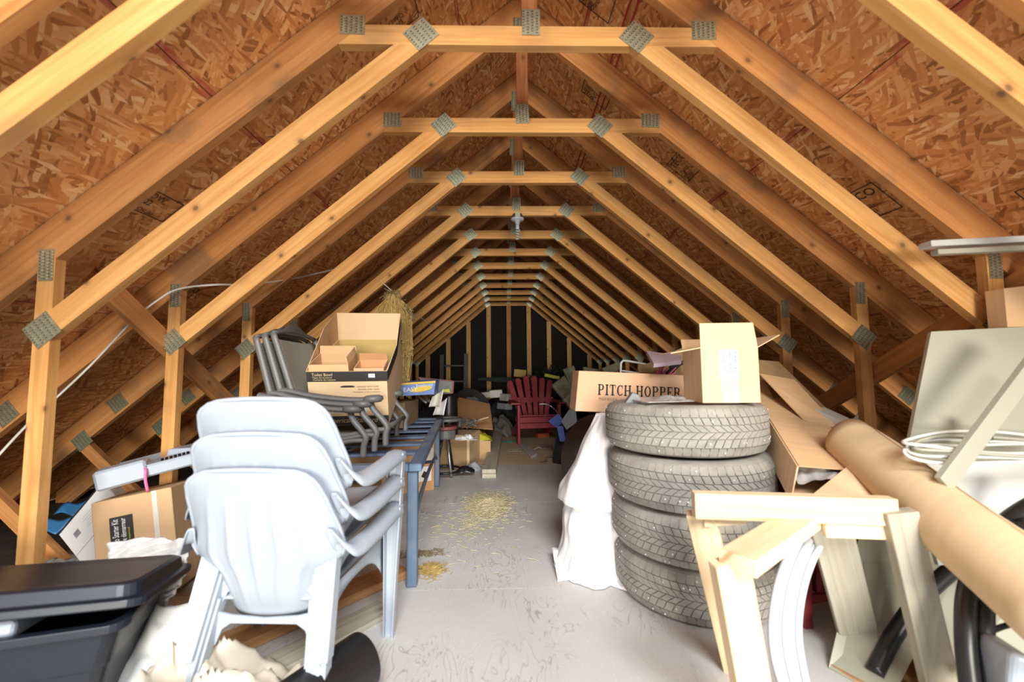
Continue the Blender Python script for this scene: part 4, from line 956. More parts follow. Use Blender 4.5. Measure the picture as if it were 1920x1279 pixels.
# melamine boards, strips and panels against the right posts
def strip_board(name, label, a, b, w, th, up, mat, edge=None):
    a, b = V(a), V(b); t = thing(name, label, 'board', V((b.x, b.y, b.z-0.03)))
    lumber('face', a, b, w, th, up, mat, t, bevel=0.001)
    if edge:
        n = V((0, 0, -1)); n = (n-(b-a).normalized()*n.dot((b-a).normalized())).normalized()
        lumber('raw_edge', a+n*(th/2+0.004)+V((0, -0.004, 0)), b+n*(th/2+0.004)+V((0, -0.004, 0)), w*0.9, 0.008, up, edge, t, bevel=0)
    return t
strip_board('shelf_board', 'narrow white melamine board with a raw chipboard edge behind the paper roll', at(1532, 768, y=2.02), at(1965, 970, y=1.30), 0.10, 0.026, (0, 0.25, 1), 'white_paint', 'board_brown')
lumber_ = strip_board('trim_strip', 'cream painted wooden strip slanting across the white panels', at(1768, 908, y=1.20), at(1968, 640, y=1.24), 0.055, 0.018, (0.35, -1, 0.2), 'cream_board')
board('leaning_sheet', 'large white panel leaning against the right posts', [at(1746, 622, y=1.50), at(2080, 604, y=1.42), at(2060, 905, y=1.36), at(1690, 905, y=1.42)], 0.016, 'cream_board', 'panel')
board('leaning_sheet', 'bluish white panel standing under the cable coil behind the paper roll', [at(1700, 868, y=1.385), at(2050, 868, y=1.33), at(2050, 1060, y=1.24), at(1760, 1060, y=1.30)], 0.014, 'white_paint', 'panel')
board('leaning_sheet', 'white panel leaning low behind the sawhorse legs', [at(1612, 1002, y=1.62), at(1830, 1000, y=1.52), (1.03, 1.26, 0.004), (0.955, 1.40, 0.004)], 0.014, 'cream_board', 'panel')
board('leaning_sheet', 'pale panel low on the floor behind the black pipes', [at(1745, 1075, y=1.50), at(1950, 1060, y=1.40), (1.42, 1.16, 0.004), (1.08, 1.20, 0.004)], 0.012, 'cream_board', 'panel')
# moulding high up on the right
ms = thing('moulding', 'white moulding board resting high across the right posts', 'moulding', at(1735, 462, y=1.40))
lumber('board', at(1734, 460, y=1.40), at(2010, 446, y=1.36), 0.05, 0.022, (0, 0, 1), 'white_paint', ms)
lumber('lip', at(1752, 474, y=1.395), at(2010, 462, y=1.355), 0.03, 0.018, (0, 0, 1), 'cream_board', ms)
q = at(1882, 541, y=1.46); mb = MB(); mb.hexa([q+V(p) for p in ((0, 0, -0.145), (0.3, -0.02, -0.14), (0.3, 0.06, -0.14), (0, 0.06, -0.145), (0.0, 0, 0), (0.3, -0.02, 0.03), (0.3, 0.06, 0.03), (0, 0.06, 0))])
single('brown_carton', mb, 'cardboard', 'brown carton at the right picture edge above the white panel', 'box')

# cable coil on the panels
cc = at(1865, 850, y=1.26); t = thing('cable_coil', 'coil of pale cable tied with black tape lying on the white panels', 'cable coil', cc-V((0, 0, 0.05)))
for k, (r_, dz, dd) in enumerate(((0.30, 0.0, 0.0), (0.285, 0.012, 0.006), (0.27, 0.024, 0.0), (0.29, 0.034, 0.01), (0.26, 0.006, 0.012))):
    mb = MB(); mb.tube([cc+V((r_*math.cos(a)*0.95, 0.055*math.sin(a)+dd, r_*0.07*math.sin(a)+dz+0.006*math.sin(a*3+k))) for a in [2*math.pi*i/48 for i in range(48)]], 0.005, 6, closed=True)
    part('strand', mb, ('cable_white', 'white_paint', 'cream_board', 'cable_white', 'insulation_green')[k], t, smooth=True)
part('tape_wrap', MB().tube([cc+V((0.04, 0.055, 0.035)), cc+V((0.055, 0.058, 0.090))], 0.028, 10, flat=0.6), 'black_plastic', t)

# white pipe coil in front
t = thing('pipe_bundle', 'bundle of white flexible pipes bent down to the floor behind the sawhorse', 'pipes', (0.75, 1.15, 0))
for k in range(5):
    o_ = 12.5*k; dy = 0.010*(k % 2)
    mb = MB(); mb.tube(smooth_path([at(1575+o_, 930, y=1.42+dy), at(1532+o_, 968, y=1.38+dy), at(1492+o_, 1015, y=1.34+dy), at(1461+o_, 1085, y=1.29+dy), at(1447+o_, 1170, y=1.24+dy), at(1455+o_, 1250, y=1.19+dy), at(1488+o_*0.8, 1330, y=1.13+dy), at(1560+o_*0.5, 1420, z=0.012), at(1700, 1470-o_*0.6, z=0.012)], 6), 0.0105, 10)
    part('strand', mb, 'pipe_white', t, smooth=True)
# black pipes
pts = [at(1640, 1262, z=0.035), at(1668, 1205, y=1.36), at(1712, 1140, y=1.36), at(1765, 1085, y=1.33), at(1830, 1035, y=1.28), at(1900, 970, y=1.22), at(1980, 925, y=1.16)]
single('black_pipe', MB().tube(smooth_path(pts, 6), 0.0235, 14), 'black_plastic', 'black plastic pipe curving up from the floor behind the paper roll', 'pipe', smooth=True)
for k, (x0, lab) in enumerate(((1812, 'left of two thick black pipes standing upright in the lower right corner'), (1846, 'right of two thick black pipes standing upright in the lower right corner'))):
    pts = [at(x0+28, 1420, y=1.02), at(x0+6, 1279, y=1.05), at(x0-2, 1190, y=1.07), at(x0+2, 1110, y=1.10), at(x0+28, 1040, y=1.14), at(x0+80, 985, y=1.19)]
    single('coiled_pipe', MB().tube(smooth_path(pts, 6), 0.0215, 14), 'black_plastic', lab, 'pipe', 'thick black pipes', smooth=True)
single('black_pipe', MB().tube(smooth_path([at(1835, 1200, y=1.12), at(1860, 1183, y=1.10), at(1900, 1170, y=1.06), at(1960, 1165, y=1.02)], 5), 0.007, 8), 'black_plastic', 'thin black hose beside the two thick black pipes', 'hose', smooth=True)
crumple('burlap_sack', 1.32, 1.02, 0.20, 0.14, 0.16, 'burlap', 'wrinkled brown sack in the lower right corner behind the black pipes', 'sack', 6.7, nx=36, ny=30)
mb = MB(); q = at(1905, 1262, y=0.98); mb.hexa([q+V(p) for p in ((-0.035, 0, -0.12), (0.08, -0.02, -0.12), (0.10, 0.1, -0.12), (0.0, 0.1, -0.12), (-0.005, 0, 0.045), (0.03, -0.02, 0.04), (0.05, 0.08, 0.04), (0.01, 0.08, 0.045))]); single('white_bag_corner', mb, 'white_plastic', 'white plastic corner in the extreme lower right of the picture', 'plastic bag', bevel=0.012, bseg=3)
board('floor_board', 'brown board lying on the floor under the black pipe', [at(1556, 1245, z=0.012), at(1640, 1195, z=0.012), at(1800, 1255, z=0.012), at(1700, 1330, z=0.012)], 0.018, 'board_brown', 'board')
# red stool
t = thing('red_stool', 'dark red wooden stool behind the sawhorse', 'stool', (1.14, 1.72, 0))
for x, y in ((1.045, 1.62), (1.28, 1.66), (1.05, 1.84), (1.28, 1.86)): lumber('leg', (x, y, 0), (x+0.012, y, 0.44), 0.034, 0.034, (0, 1, 0), 'red_wood', t)
lumber('rail', (1.06, 1.622, 0.36), (1.28, 1.662, 0.36), 0.02, 0.05, (0, 0, 1), 'red_wood', t); lumber('rail', (1.06, 1.622, 0.10), (1.28, 1.662, 0.10), 0.02, 0.03, (0, 0, 1), 'red_wood', t)
part('seat', MB().box((1.165, 1.74, 0.455), (0.30, 0.32, 0.028)), 'red_wood', t, bevel=0.004)
# dark junk behind tyres and under the carton
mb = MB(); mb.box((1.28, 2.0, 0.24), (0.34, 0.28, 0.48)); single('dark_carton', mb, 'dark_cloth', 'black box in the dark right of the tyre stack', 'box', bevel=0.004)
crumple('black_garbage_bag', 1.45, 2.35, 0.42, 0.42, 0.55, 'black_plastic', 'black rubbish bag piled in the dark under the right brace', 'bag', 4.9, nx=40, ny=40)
mb = MB(); mb.lathe([(0.0, 0), (0.036, 0), (0.046, 0.006), (0.046, 0.04), (0.036, 0.05), (0.026, 0.05), (0.026, 0.01), (0, 0.01)], 24, axis='Y'); mb.v = [at(1462, 1062, y=1.75)+p for p in mb.v]; single('metal_hub', mb, 'board_brown', 'small brown hub lying beside the tyres behind the white pipe coil', 'hub', smooth=False)

# ================================================================== sawhorses
sh = thing('sawhorse', 'pale pine sawhorse with splayed legs in front of the tyres', 'sawhorse', (1.0, 1.28, 0))
q0, q1 = at(1300, 946, y=1.30), at(1676, 958, y=1.22)
lumber('top_beam', q0, q1, 0.040, 0.078, (0, 0, 1), 'bare_pine', sh)
lumber('leg', at(1313, 962, y=1.33), at(1385, 1262, z=0.0), 0.040, 0.085, (0.85, -0.5, 0.1), 'bare_pine', sh)
lumber('leg', at(1551, 970, y=1.30), at(1617, 1224, z=0.0), 0.040, 0.112, (0.9, -0.35, 0.1), 'grey_pine', sh)
lumber('leg', at(1684, 958, y=1.20), at(1776, 1345, z=0.0), 0.040, 0.082, (0.95, -0.2, 0.1), 'grey_pine', sh)
lumber('gusset', at(1318, 978, y=1.31), at(1396, 972, y=1.31), 0.02, 0.03, (0, 0, 1), 'bare_pine', sh)
lumber('gusset', at(1545, 990, y=1.245), at(1668, 994, y=1.225), 0.02, 0.052, (0, 0, 1), 'bare_pine', sh)
sh2 = thing('sawhorse', 'smaller pine trestle leaning under the first sawhorse, its broad leg nearest the viewer', 'sawhorse', (0.62, 1.0, 0))
c0 = at(1372, 1046, y=1.04); c1 = at(1530, 958, y=1.36)
lumber('top_beam', c0+V((-0.005, -0.03, 0.0)), c1, 0.088, 0.040, (0, 0, 1), 'bare_pine', sh2)
lumber('leg', at(1366, 1050, y=1.045), at(1432, 1418, z=0.0), 0.040, 0.089, (1, 0.05, 0.15), 'bare_pine', sh2)
lumber('leg', at(1540, 985, y=1.42), at(1600, 1190, z=0.0), 0.040, 0.07, (1, 0.05, 0.15), 'grey_pine', sh2)

# ================================================================== behind the lettered carton, on the right
t = thing('tube_frame', 'white bent-tube frame rising behind the lettered carton', 'frame', at(1200, 720, y=2.75))
part('tube', MB().tube(smooth_path([at(1163, 740, y=2.75), at(1164, 690, y=2.75), at(1166, 679, y=2.75), at(1176, 677, y=2.75), at(1222, 686, y=2.72), at(1229, 692, y=2.72), at(1230, 740, y=2.72)], 5), 0.008, 8), 'white_paint', t, smooth=True)
part('cross_tube', MB().tube([at(1165, 695, y=2.75), at(1229, 705, y=2.72)], 0.007, 8), 'white_paint', t, smooth=True)
board('dark_carton_flap', 'dark open cardboard flap behind the carton on the tyres', [at(1195, 690, y=2.70), at(1306, 640, y=2.55), at(1306, 700, y=2.55), at(1215, 715, y=2.68)], 0.006, 'cardboard_dark', 'cardboard')
board('foam_board', 'lavender foam board sticking out behind the carton on the tyres', [at(1212, 658, y=2.50), at(1278, 667, y=2.42), at(1278, 676, y=2.25), at(1226, 682, y=2.20)], 0.022, 'lavender_foam', 'foam')
mb = MB()
for k in range(6): mb.tube(smooth_path([at(1245, 712, y=2.5), at(1258+5*k, 688-2*k, y=2.48), at(1290, 676+4*k, y=2.46)], 5), 0.009, 6)
single('black_hose', mb, 'black_rubber', 'bunch of black hose behind the carton on the tyres', 'hose', smooth=True)
mb = MB(); rnd = random.Random(2)
for k in range(9): p = at(1240+rnd.uniform(-8, 10), 706, y=2.44); mb.beam(p, p+V((rnd.uniform(-.05, .06), 0, rnd.uniform(0.02, 0.08))), 0.018, 0.006)
single('red_scrap', mb, 'pink_plastic', 'crumpled red plastic scrap beside the white bent-tube frame', 'scrap')
# wheel standing left of the white bundle
mb = MB(); mb.lathe([(0.19, -0.075), (0.23, -0.095), (0.28, -0.085), (0.30, -0.05), (0.305, 0), (0.30, 0.05), (0.28, 0.085), (0.23, 0.095), (0.19, 0.075), (0.18, 0)], 48, axis='Y', closed=True)
t = thing('old_tire', 'brown dusty tyre with a black bag in it, left of the white bundle', 'tyre', (0.58, 3.22, 0.34), (R(8), 0, R(40)))
part('carcass', mb, 'brown_tire', t, world=False, smooth=True)
mb = MB(); mb.lathe([(0.0, -0.03), (0.10, -0.05), (0.185, -0.04), (0.185, 0.04), (0, 0.04)], 24, axis='Y'); part('bag_filling', mb, 'black_plastic', t, world=False, smooth=True)
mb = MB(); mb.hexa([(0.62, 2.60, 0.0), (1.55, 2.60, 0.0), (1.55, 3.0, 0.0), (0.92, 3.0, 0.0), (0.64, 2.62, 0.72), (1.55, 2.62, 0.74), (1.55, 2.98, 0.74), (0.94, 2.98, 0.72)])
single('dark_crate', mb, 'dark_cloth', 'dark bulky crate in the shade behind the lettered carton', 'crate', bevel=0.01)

# ================================================================== red garden armchair at the back
rc = thing('fan_back_chair', 'dark red slatted garden armchair with a fan back at the far end', 'chair', (0.36, 5.62, 0), (0, 0, R(8)))
M_ = 'red_plastic'
for i, a in enumerate((-0.24, -0.145, -0.05, 0.05, 0.145, 0.24)):
    top = 0.93-abs(a)*0.35; x0 = a*0.72; x1 = a*1.28
    mb = MB(); w0_, w1_ = 0.030, 0.042
    f = [V((x0-w0_, 0.30, 0.26)), V((x0+w0_, 0.30, 0.26)), V((x1+w1_, 0.53, top-0.03)), V((x1+w1_*0.6, 0.545, top)), V((x1-w1_*0.6, 0.545, top)), V((x1-w1_, 0.53, top-0.03))]
    mb.prism(f, (0, 0.022, 0.004)); part('back_slat', mb, M_, rc, world=False, bevel=0.003)
for k in range(4): part('seat_slat', MB().box((0, 0.02+0.085*k, 0.37-0.022*k), (0.52, 0.075, 0.022), Euler((R(-14), 0, 0)).to_matrix()), M_, rc, world=False, bevel=0.003)
for z, h in ((0.325, 0.075), (0.245, 0.07)): part('front_board', MB().box((0, -0.03, z), (0.53, 0.022, h)), M_, rc, world=False, bevel=0.003)
for s in (-1, 1):
    part('front_leg', MB().box((s*0.285, -0.01, 0.265), (0.035, 0.11, 0.53)), M_, rc, world=False, bevel=0.004)
    mb = MB(); mb.prism([(s*0.33-0.065, -0.10, 0.54), (s*0.33+0.065, -0.10, 0.54), (s*0.33+0.05, 0.30, 0.545), (s*0.33-0.02*s, 0.56, 0.55), (s*0.33-0.05, 0.30, 0.545)], (0, 0, 0.022)); part('armrest', mb, M_, rc, world=False, bevel=0.003)
    part('rear_leg', MB().beam((s*0.25, 0.0, 0.30), (s*0.25, 0.72, 0.03), 0.03, 0.11), M_, rc, world=False, bevel=0.003)
part('back_rail', MB().box((0, 0.47, 0.56), (0.66, 0.03, 0.07)), M_, rc, world=False)
part('back_rail', MB().box((0, 0.345, 0.30), (0.52, 0.03, 0.07)), M_, rc, world=False)
single('orange_scrap', MB().box((0.46, 6.15, 0.03), (0.18, 0.12, 0.06), Euler((0, 0, 0.3)).to_matrix()), 'orange_plastic', 'orange plastic piece on the floor under the red chair', 'scrap', bevel=0.008)

# dark artificial tree behind the red chair
tr = thing('artificial_tree', 'dark green artificial tree lying behind the red chair', 'tree', (0.75, 7.1, 0))
mb = MB(); rnd = random.Random(11)
for i in range(2600):
    u = rnd.random(); a = rnd.uniform(0, 6.283); r = (0.50-0.30*u)*math.sqrt(rnd.random())
    c = V((0.62+0.45*math.cos(a)*r*1.9+0.25*u, 7.1+r*math.sin(a)*0.8, 0.10+1.0*rnd.random()*(1-0.5*abs(math.cos(a))*r)))
    if c.z > 1.02-((c.x-0.70)/0.9)**2: continue
    d = V((rnd.uniform(-1, 1), rnd.uniform(-1, 1), rnd.uniform(-.6, 1))).normalized()*rnd.uniform(0.04, 0.10); mb.beam(c, c+d, 0.012, 0.006)
o = part('needles', mb, 'green_dark', tr); o['kind'] = 'stuff'
part('trunk', MB().tube([(0.2, 7.0, 0.88), (0.9, 7.15, 0.3)], 0.02, 8), 'dark_cloth', tr)
part('branch_tip', MB().tube([(-0.55, 6.9, 0.86), (-0.1, 6.95, 0.84), (0.3, 7.0, 0.8)], [0.02, 0.05, 0.03], 8), 'green_dark', tr)
mb = MB(); mb.box(at(975, 700, y=7.5), (0.22, 0.02, 0.14), Euler((0.2, 0.1, 0)).to_matrix()); single('cardboard_scrap', mb, 'cardboard_yellow', 'small yellowish cardboard scrap above the red chair by the gable', 'cardboard')
# insulation batts on the right back
for k, (px, py, yy, w, h, rz_, ry_, lab) in enumerate(((1064, 735, 5.7, 0.10, 0.42, 0.1, -35, 'grey-green insulation batt leaning right of the red chair'), (1076, 712, 6.0, 0.08, 0.40, 0.3, -18, 'upright insulation batt behind the lettered carton corner'), (1075, 752, 5.2, 0.07, 0.20, 0.2, -40, 'pale short insulation batt under the leaning ones'), (1112, 696, 5.9, 0.13, 0.09, 0.0, 8, 'folded insulation piece above the left half of the lettered carton'), (1150, 690, 5.6, 0.13, 0.11, 0.3, -20, 'folded insulation piece left of the white bent-tube frame'))):
    q = at(px, py, y=yy); mb = MB(); mt = Euler((R(-12), R(ry_), rz_)).to_matrix()
    mb.grid(lambda u, v, q=q, mt=mt, w=w, h=h, k=k: q + mt @ V(((u-0.5)*w*2, 0.03*math.sin(u*3.14)+0.02*MN.noise(V((u*5, v*5, k))), (v-0.5)*h)), 8, 10)
    single('insulation_batt', mb, 'insulation_green', lab, 'insulation', 'insulation batts at the back', smooth=True, solid=0.05)
mb = MB(); q = at(1035, 706, y=6.3); mb.box(q, (0.24, 0.03, 0.05), Euler((0, R(12), 0)).to_matrix()); single('yellow_strip', mb, 'yellow_green', 'bright yellow-green strip right of the red chair top', 'strip', bevel=0.006)
# blue straps, bag, bottle
cq = at(1050, 800, y=4.5); t = thing('tool_bag', 'dark bag with blue straps right of the red chair', 'bag', (cq.x, cq.y, 0))
mb = MB()
for j in range(9):
    pass
mb.grid(lambda u, v: V((cq.x+0.07+(0.16*(1-v*0.5))*math.cos(2*math.pi*u)*(1+0.15*MN.noise(V((u*6, v*4, 2)))), cq.y+0.16*math.sin(2*math.pi*u)*(1-v*0.4), 0.004+0.44*v)), 24, 14); part('body', mb, 'dark_cloth', t, smooth=True)
part('strap', MB().prism([at(1028, 790, y=4.36), at(1046, 776, y=4.36), at(1060, 790, y=4.36), at(1042, 802, y=4.36)], (0, 0.03, 0)), 'blue_strap', t)
part('strap', MB().prism([at(1044, 800, y=4.34), at(1056, 798, y=4.34), at(1060, 828, y=4.30), at(1050, 828, y=4.30)], (0, 0.02, 0)), 'blue_strap', t)
bq = at(1048, 846, z=0.0); t = thing('water_jug', 'clear blue plastic water jug on the floor near the white bundle', 'jug', (bq.x, bq.y, 0))
mb = MB(); mb.lathe([(0.0, 0.0), (0.062, 0.002), (0.068, 0.02), (0.068, 0.10), (0.05, 0.135), (0.02, 0.15), (0.02, 0.17), (0, 0.17)], 24); part('body', mb, 'bottle_blue', t, world=False, smooth=True)
mb = MB(); mb.lathe([(0.0, 0.17), (0.023, 0.17), (0.023, 0.19), (0, 0.19)], 16); part('cap', mb, 'blue_plastic', t, world=False)
k0 = at(1052, 872, z=0.0); stick('black_board', at(1058, 868, z=0.03), at(1088, 832, y=4.0), 0.12, 0.03, (0.4, -0.6, 0.7), 'black_rubber', 'short black board leaning on the floor beside the white bundle', 'board')
single('lever_handle', MB().tube(smooth_path([at(1010, 758, y=5.0), at(1025, 758, y=5.0), at(1036, 764, y=5.0), at(1046, 775, y=4.9), at(1052, 790, y=4.8)], 4), 0.008, 8), 'steel', 'bent chrome tube above the blue straps', 'tube', smooth=True)
board('grey_card', 'grey cardboard leaning between the blue straps and the old tyre', [at(1052, 790, y=4.3), at(1078, 752, y=4.3), at(1082, 792, y=4.25), at(1062, 806, y=4.25)], 0.006, 'pad_grey', 'cardboard')

# ================================================================== floor bits in the aisle
def ring_rope(name, cx, cy, r, mat, lab, seed, n=3):
    rn = random.Random(seed); mb = MB(); pts = []
    for i in range(n*14): a = 2*math.pi*i/14; pts.append(V((cx+r*(1+0.3*math.sin(a*0.7+seed))*math.cos(a)*1.6, cy+r*math.sin(a)*(1+0.2*math.cos(a*0.37)), 0.006+0.003*(i % 3))))
    mb.tube(pts, 0.0045, 5); return single(name, mb, mat, lab, 'cord', smooth=True)
g = at(955, 829, z=0); ring_rope('green_cord', g.x, g.y, 0.05, 'green_rope', 'tangle of green cord on the floor left of the red chair', 3, 3)
g = at(965, 846, z=0); ring_rope('thin_rope', g.x, g.y, 0.06, 'insulation_green', 'loose loop of thin cord on the floor before the red chair', 5, 1)
p = [at(976, 838, z=0.0), at(984, 834, z=0), at(1007, 856, z=0), at(996, 862, z=0)]
mb = MB(); mb.prism([q+V((0, 0, 0.004)) for q in p], (0, 0, 0.03)); single('clear_tray', mb, 'clear_tray', 'clear lavender plastic tray on the floor before the red chair', 'tray', bevel=0.004)
# heap of straw on the floor
def straw_patch(name, label, px, py, rx, ry, n, hgt, seed, mat):
    c = at(px, py, z=0); rn = random.Random(seed); mb = MB()
    for i in range(n):
        a = rn.uniform(0, 6.283); r = abs(rn.gauss(0, 0.40)); x = c.x+rx*r*math.cos(a); y = c.y+ry*r*math.sin(a); L = rn.uniform(0.012, 0.05); th = rn.uniform(0, 3.14)
        z = 0.002+hgt*max(0, 1-r)*rn.random(); d = V((math.cos(th), math.sin(th), rn.uniform(-.1, .1)))*L/2
        mb.beam(V((x, y, z+0.004))-d, V((x, y, z+0.004))+d, 0.0022, 0.0014)
    o = single(name, mb, mat, label, 'straw'); o['kind'] = 'stuff'; return o
straw_patch('straw_heap', 'heap of pale straw scattered in the middle of the aisle floor', 915, 948, 0.19, 0.36, 7000, 0.045, 1, 'floor_straw')
straw_patch('straw_litter', 'thin straw litter around the aisle and the table leg', 880, 985, 0.55, 0.8, 420, 0.0, 2, 'floor_straw')
straw_patch('dirt_litter', 'brown flaky litter on the floor right of the blue table leg', 810, 1070, 0.10, 0.10, 500, 0.01, 3, 'straw')
straw_patch('dark_litter', 'dark litter on the floor beside the table leg foot', 790, 1040, 0.16, 0.06, 300, 0.008, 5, 'straw_dark')

# ================================================================== under and behind the table on the left
def carton(name, label, c, s, rz_, mat, ry_=0, rx_=0, cat='box', bev=0.003):
    t = thing(name, label, cat, c, (R(rx_), R(ry_), R(rz_))); part('body', MB().box((0, 0, s[2]/2), s), mat, t, world=False, bevel=bev); return t
q = at(800, 925, z=0); t = carton('carton', 'orange-brown carton with a white fragile label under the slatted table', (q.x-0.18, q.y+0.16, 0), (0.36, 0.30, 0.42), 24, 'cardboard_orange')
part('fragile_label', MB().box((0.10, -0.1515, 0.14), (0.11, 0.002, 0.12)), 'paper_white', t, world=False); part('label_drawing', MB().box((0.095, -0.153, 0.135), (0.035, 0.001, 0.05), Euler((0, 0.5, 0)).to_matrix()), 'ink', t, world=False)
part('paper_label', MB().box((0.11, -0.1515, 0.30), (0.12, 0.002, 0.10)), 'paper_label', t, world=False); part('tape_strip', MB().box((0, -0.1512, 0.235), (0.36, 0.002, 0.025)), 'print_black', t, world=False)
q = at(850, 872, z=0); t = carton('carton', 'tall pale carton with hand writing behind the round stool', (q.x+0.0, q.y+0.10, 0), (0.46, 0.40, 0.33), -12, 'cardboard_light')
text('hand_writing', 'G13\n047', 0.075, 'ink', t, (0.2302, -0.10, 0.22), (0, 1, 0), (0, 0, 1), local=True)
t = carton('carton', 'brown carton on the floor beneath the far end of the table', (-1.25, 3.2, 0), (0.5, 0.5, 0.40), 8, 'cardboard')
t = carton('carton', 'dark carton under the near end of the slatted table', (-1.15, 2.5, 0), (0.5, 0.4, 0.30), 5, 'cardboard_dark')
# stool with foot ring
q = at(838, 895, z=0); st = thing('round_stool', 'round metal stool base with a black foot ring beside the table leg', 'stool', (q.x-0.03, q.y+0.1, 0))
part('foot_ring', MB().tube([V((0.155*math.cos(a), 0.155*math.sin(a), 0.045)) for a in [2*math.pi*i/36 for i in range(36)]], 0.013, 8, closed=True), 'black_plastic', st, world=False, smooth=True)
for a in (-62, 70, 190, 130): part('leg', MB().tube([(0.05*math.cos(R(a)), 0.05*math.sin(R(a)), 0.36), (0.165*math.cos(R(a)), 0.165*math.sin(R(a)), 0.012)], 0.013, 8), 'steel' if a == -62 else 'black_plastic', st, world=False, smooth=True)
mb = MB(); mb.lathe([(0.0, 0.345), (0.095, 0.345), (0.10, 0.36), (0.10, 0.43), (0, 0.43)], 32); part('hub', mb, 'grey_metal', st, world=False, bevel=0.003)
mb = MB(); mb.lathe([(0.0, 0.432), (0.10, 0.432), (0.115, 0.44), (0.11, 0.465), (0, 0.465)], 32); part('red_disc', mb, 'dull_red', st, world=False)
part('top_ring', MB().tube([V((0.13*math.cos(a)+0.02, 0.13*math.sin(a), 0.53)) for a in [2*math.pi*i/36 for i in range(36)]], 0.016, 8, closed=True), 'grey_metal', st, world=False, smooth=True)
for a in (20, 140, 260): part('ring_post', MB().tube([(0.12*math.cos(R(a))+0.02, 0.12*math.sin(R(a)), 0.46), (0.13*math.cos(R(a))+0.02, 0.13*math.sin(R(a)), 0.53)], 0.008, 6), 'grey_metal', st, world=False)
mb = MB(); rnd = random.Random(6)
q = at(872, 884, z=0.04); mb.grid(lambda u, v: q+V((0.09*(u-0.5)*2, 0.06*(v-0.5)*2, 0.05*(1-(2*u-1)**2)*(1-(2*v-1)**2)+0.02*MN.noise(V((u*6, v*6, 1))))), 14, 12); single('black_bag', mb, 'black_plastic', 'small black crumpled bag at the foot of the round stool', 'bag', smooth=True, solid=0.003)
# planks and papers
q0, q1 = at(917, 893, z=0.02), at(935, 815, z=0.02)
stick('plank', (q0.x, q0.y, 0.02), (q1.x, q1.y, 0.02), 0.13, 0.038, (0, 0, 1), 'grey_pine', 'lower of two planks lying along the aisle', 'plank')
stick('plank', (q0.x-0.002, q0.y+0.02, 0.0585), (q1.x-0.01, q1.y-0.1, 0.0585), 0.13, 0.038, (0, 0, 1), 'grey_pine', 'upper of two planks lying along the aisle', 'plank')
q = at(895, 862, z=0)
for k, (mat, h, lab) in enumerate((('paper_white', 0.05, 'lowest white book in the pile beside the planks'), ('foam_white', 0.055, 'middle off-white book in the pile beside the planks'), ('paper_white', 0.05, 'upper white book in the pile beside the planks'), ('pad_grey', 0.035, 'dark blue-grey binder on top of the book pile'))):
    z = (0.0, 0.05, 0.105, 0.155)[k]; mb = MB(); mb.box((q.x-0.05+0.012*k, q.y+0.17+0.02*k, z+h/2), (0.19, 0.26, h), Euler((0, 0, R(-8+6*k))).to_matrix()); single('book', mb, mat, lab, 'book', 'book pile', bevel=0.003)
crumple('grey_rag', at(885, 880, z=0).x, at(885, 880, z=0).y, 0.10, 0.10, 0.09, 'grey_cloth', 'grey rag on the floor between the stool and the planks', 'rag', 2.2, nx=24, ny=24)
crumple('white_rag', at(872, 815, y=4.0).x, 4.05, 0.11, 0.08, 0.05, 'paper_white', 'white crumpled paper on the tall pale carton', 'paper', 7.2, nx=20, ny=20).location.z = 0.335
q = at(897, 806, y=4.9); crumple('yellow_bag', q.x, 4.85, 0.13, 0.12, 0.10, 'yellow_green', 'yellow-green bag behind the book pile', 'bag', 1.2, nx=20, ny=20).location.z = 0.20
mb = MB(); mb.box((q.x, 4.85, 0.10), (0.3, 0.3, 0.2)); single('low_carton', mb, 'cardboard', 'low carton under the yellow-green bag', 'box')
# tilted cardboard, grey sack, hose, black bag
board('cardboard_sheet', 'orange-brown flattened carton lying slantwise behind the books', [at(846, 800, y=4.9), at(924, 806, y=4.9), at(918, 758, y=5.7), at(860, 746, y=5.9)], 0.008, 'cardboard_orange', 'cardboard')
mb = MB(); mb.beam(at(880, 792, y=4.75), at(914, 782, y=4.85), 0.06, 0.012); single('cardboard_strip', mb, 'cardboard_light', 'light cardboard strip on the orange-brown flattened carton', 'cardboard')
mb = MB(); rnd = random.Random(9)
for i in range(60):
    p = at(872+rnd.uniform(-14, 26), 795+rnd.uniform(-8, 8), y=4.6+rnd.uniform(-.1, .1)); mb.beam(p, p+V((rnd.uniform(-.08, .08), rnd.uniform(-.05, .05), rnd.uniform(-.03, .05))), 0.010, 0.006)
o = single('metal_oddments', mb, 'grey_metal', 'tangle of small metal oddments behind the round stool', 'oddments'); o['kind'] = 'stuff'
q = at(942, 815, z=0); crumple('grey_sack', q.x-0.02, q.y+0.25, 0.22, 0.45, 0.40, 'grey_bag', 'grey plastic sack left of the red chair', 'sack', 9.4, nx=30, ny=36, edge=0.2, rough=0.6)
t = thing('hose_coil', 'black hose coil arching behind the orange-brown carton', 'hose', at(885, 770, y=6.0))
for k in range(4):
    mb = MB(); mb.tube(smooth_path([at(852+2*k, 742+2*k, y=6.1), at(870, 731+3*k, y=6.05), at(890, 732+3.2*k, y=6.0), at(908-k, 745+3*k, y=5.95), at(918-2*k, 762+2*k, y=5.9), at(922-2*k, 785, y=5.85)], 5), 0.018, 6); part('loop', mb, 'black_rubber', t, smooth=True)
q = at(842, 760, y=4.4); mb = MB(); mb.grid(lambda u, v: V((q.x+0.09*math.cos(6.283*u)*(1+0.2*MN.noise(V((u*5, v*3, 4)))), 4.4+0.10*math.sin(6.283*u), 0.30+0.46*v)), 20, 12); single('black_sack', mb, 'black_plastic', 'black plastic sack behind the far end of the table', 'sack', smooth=True, solid=0.003)
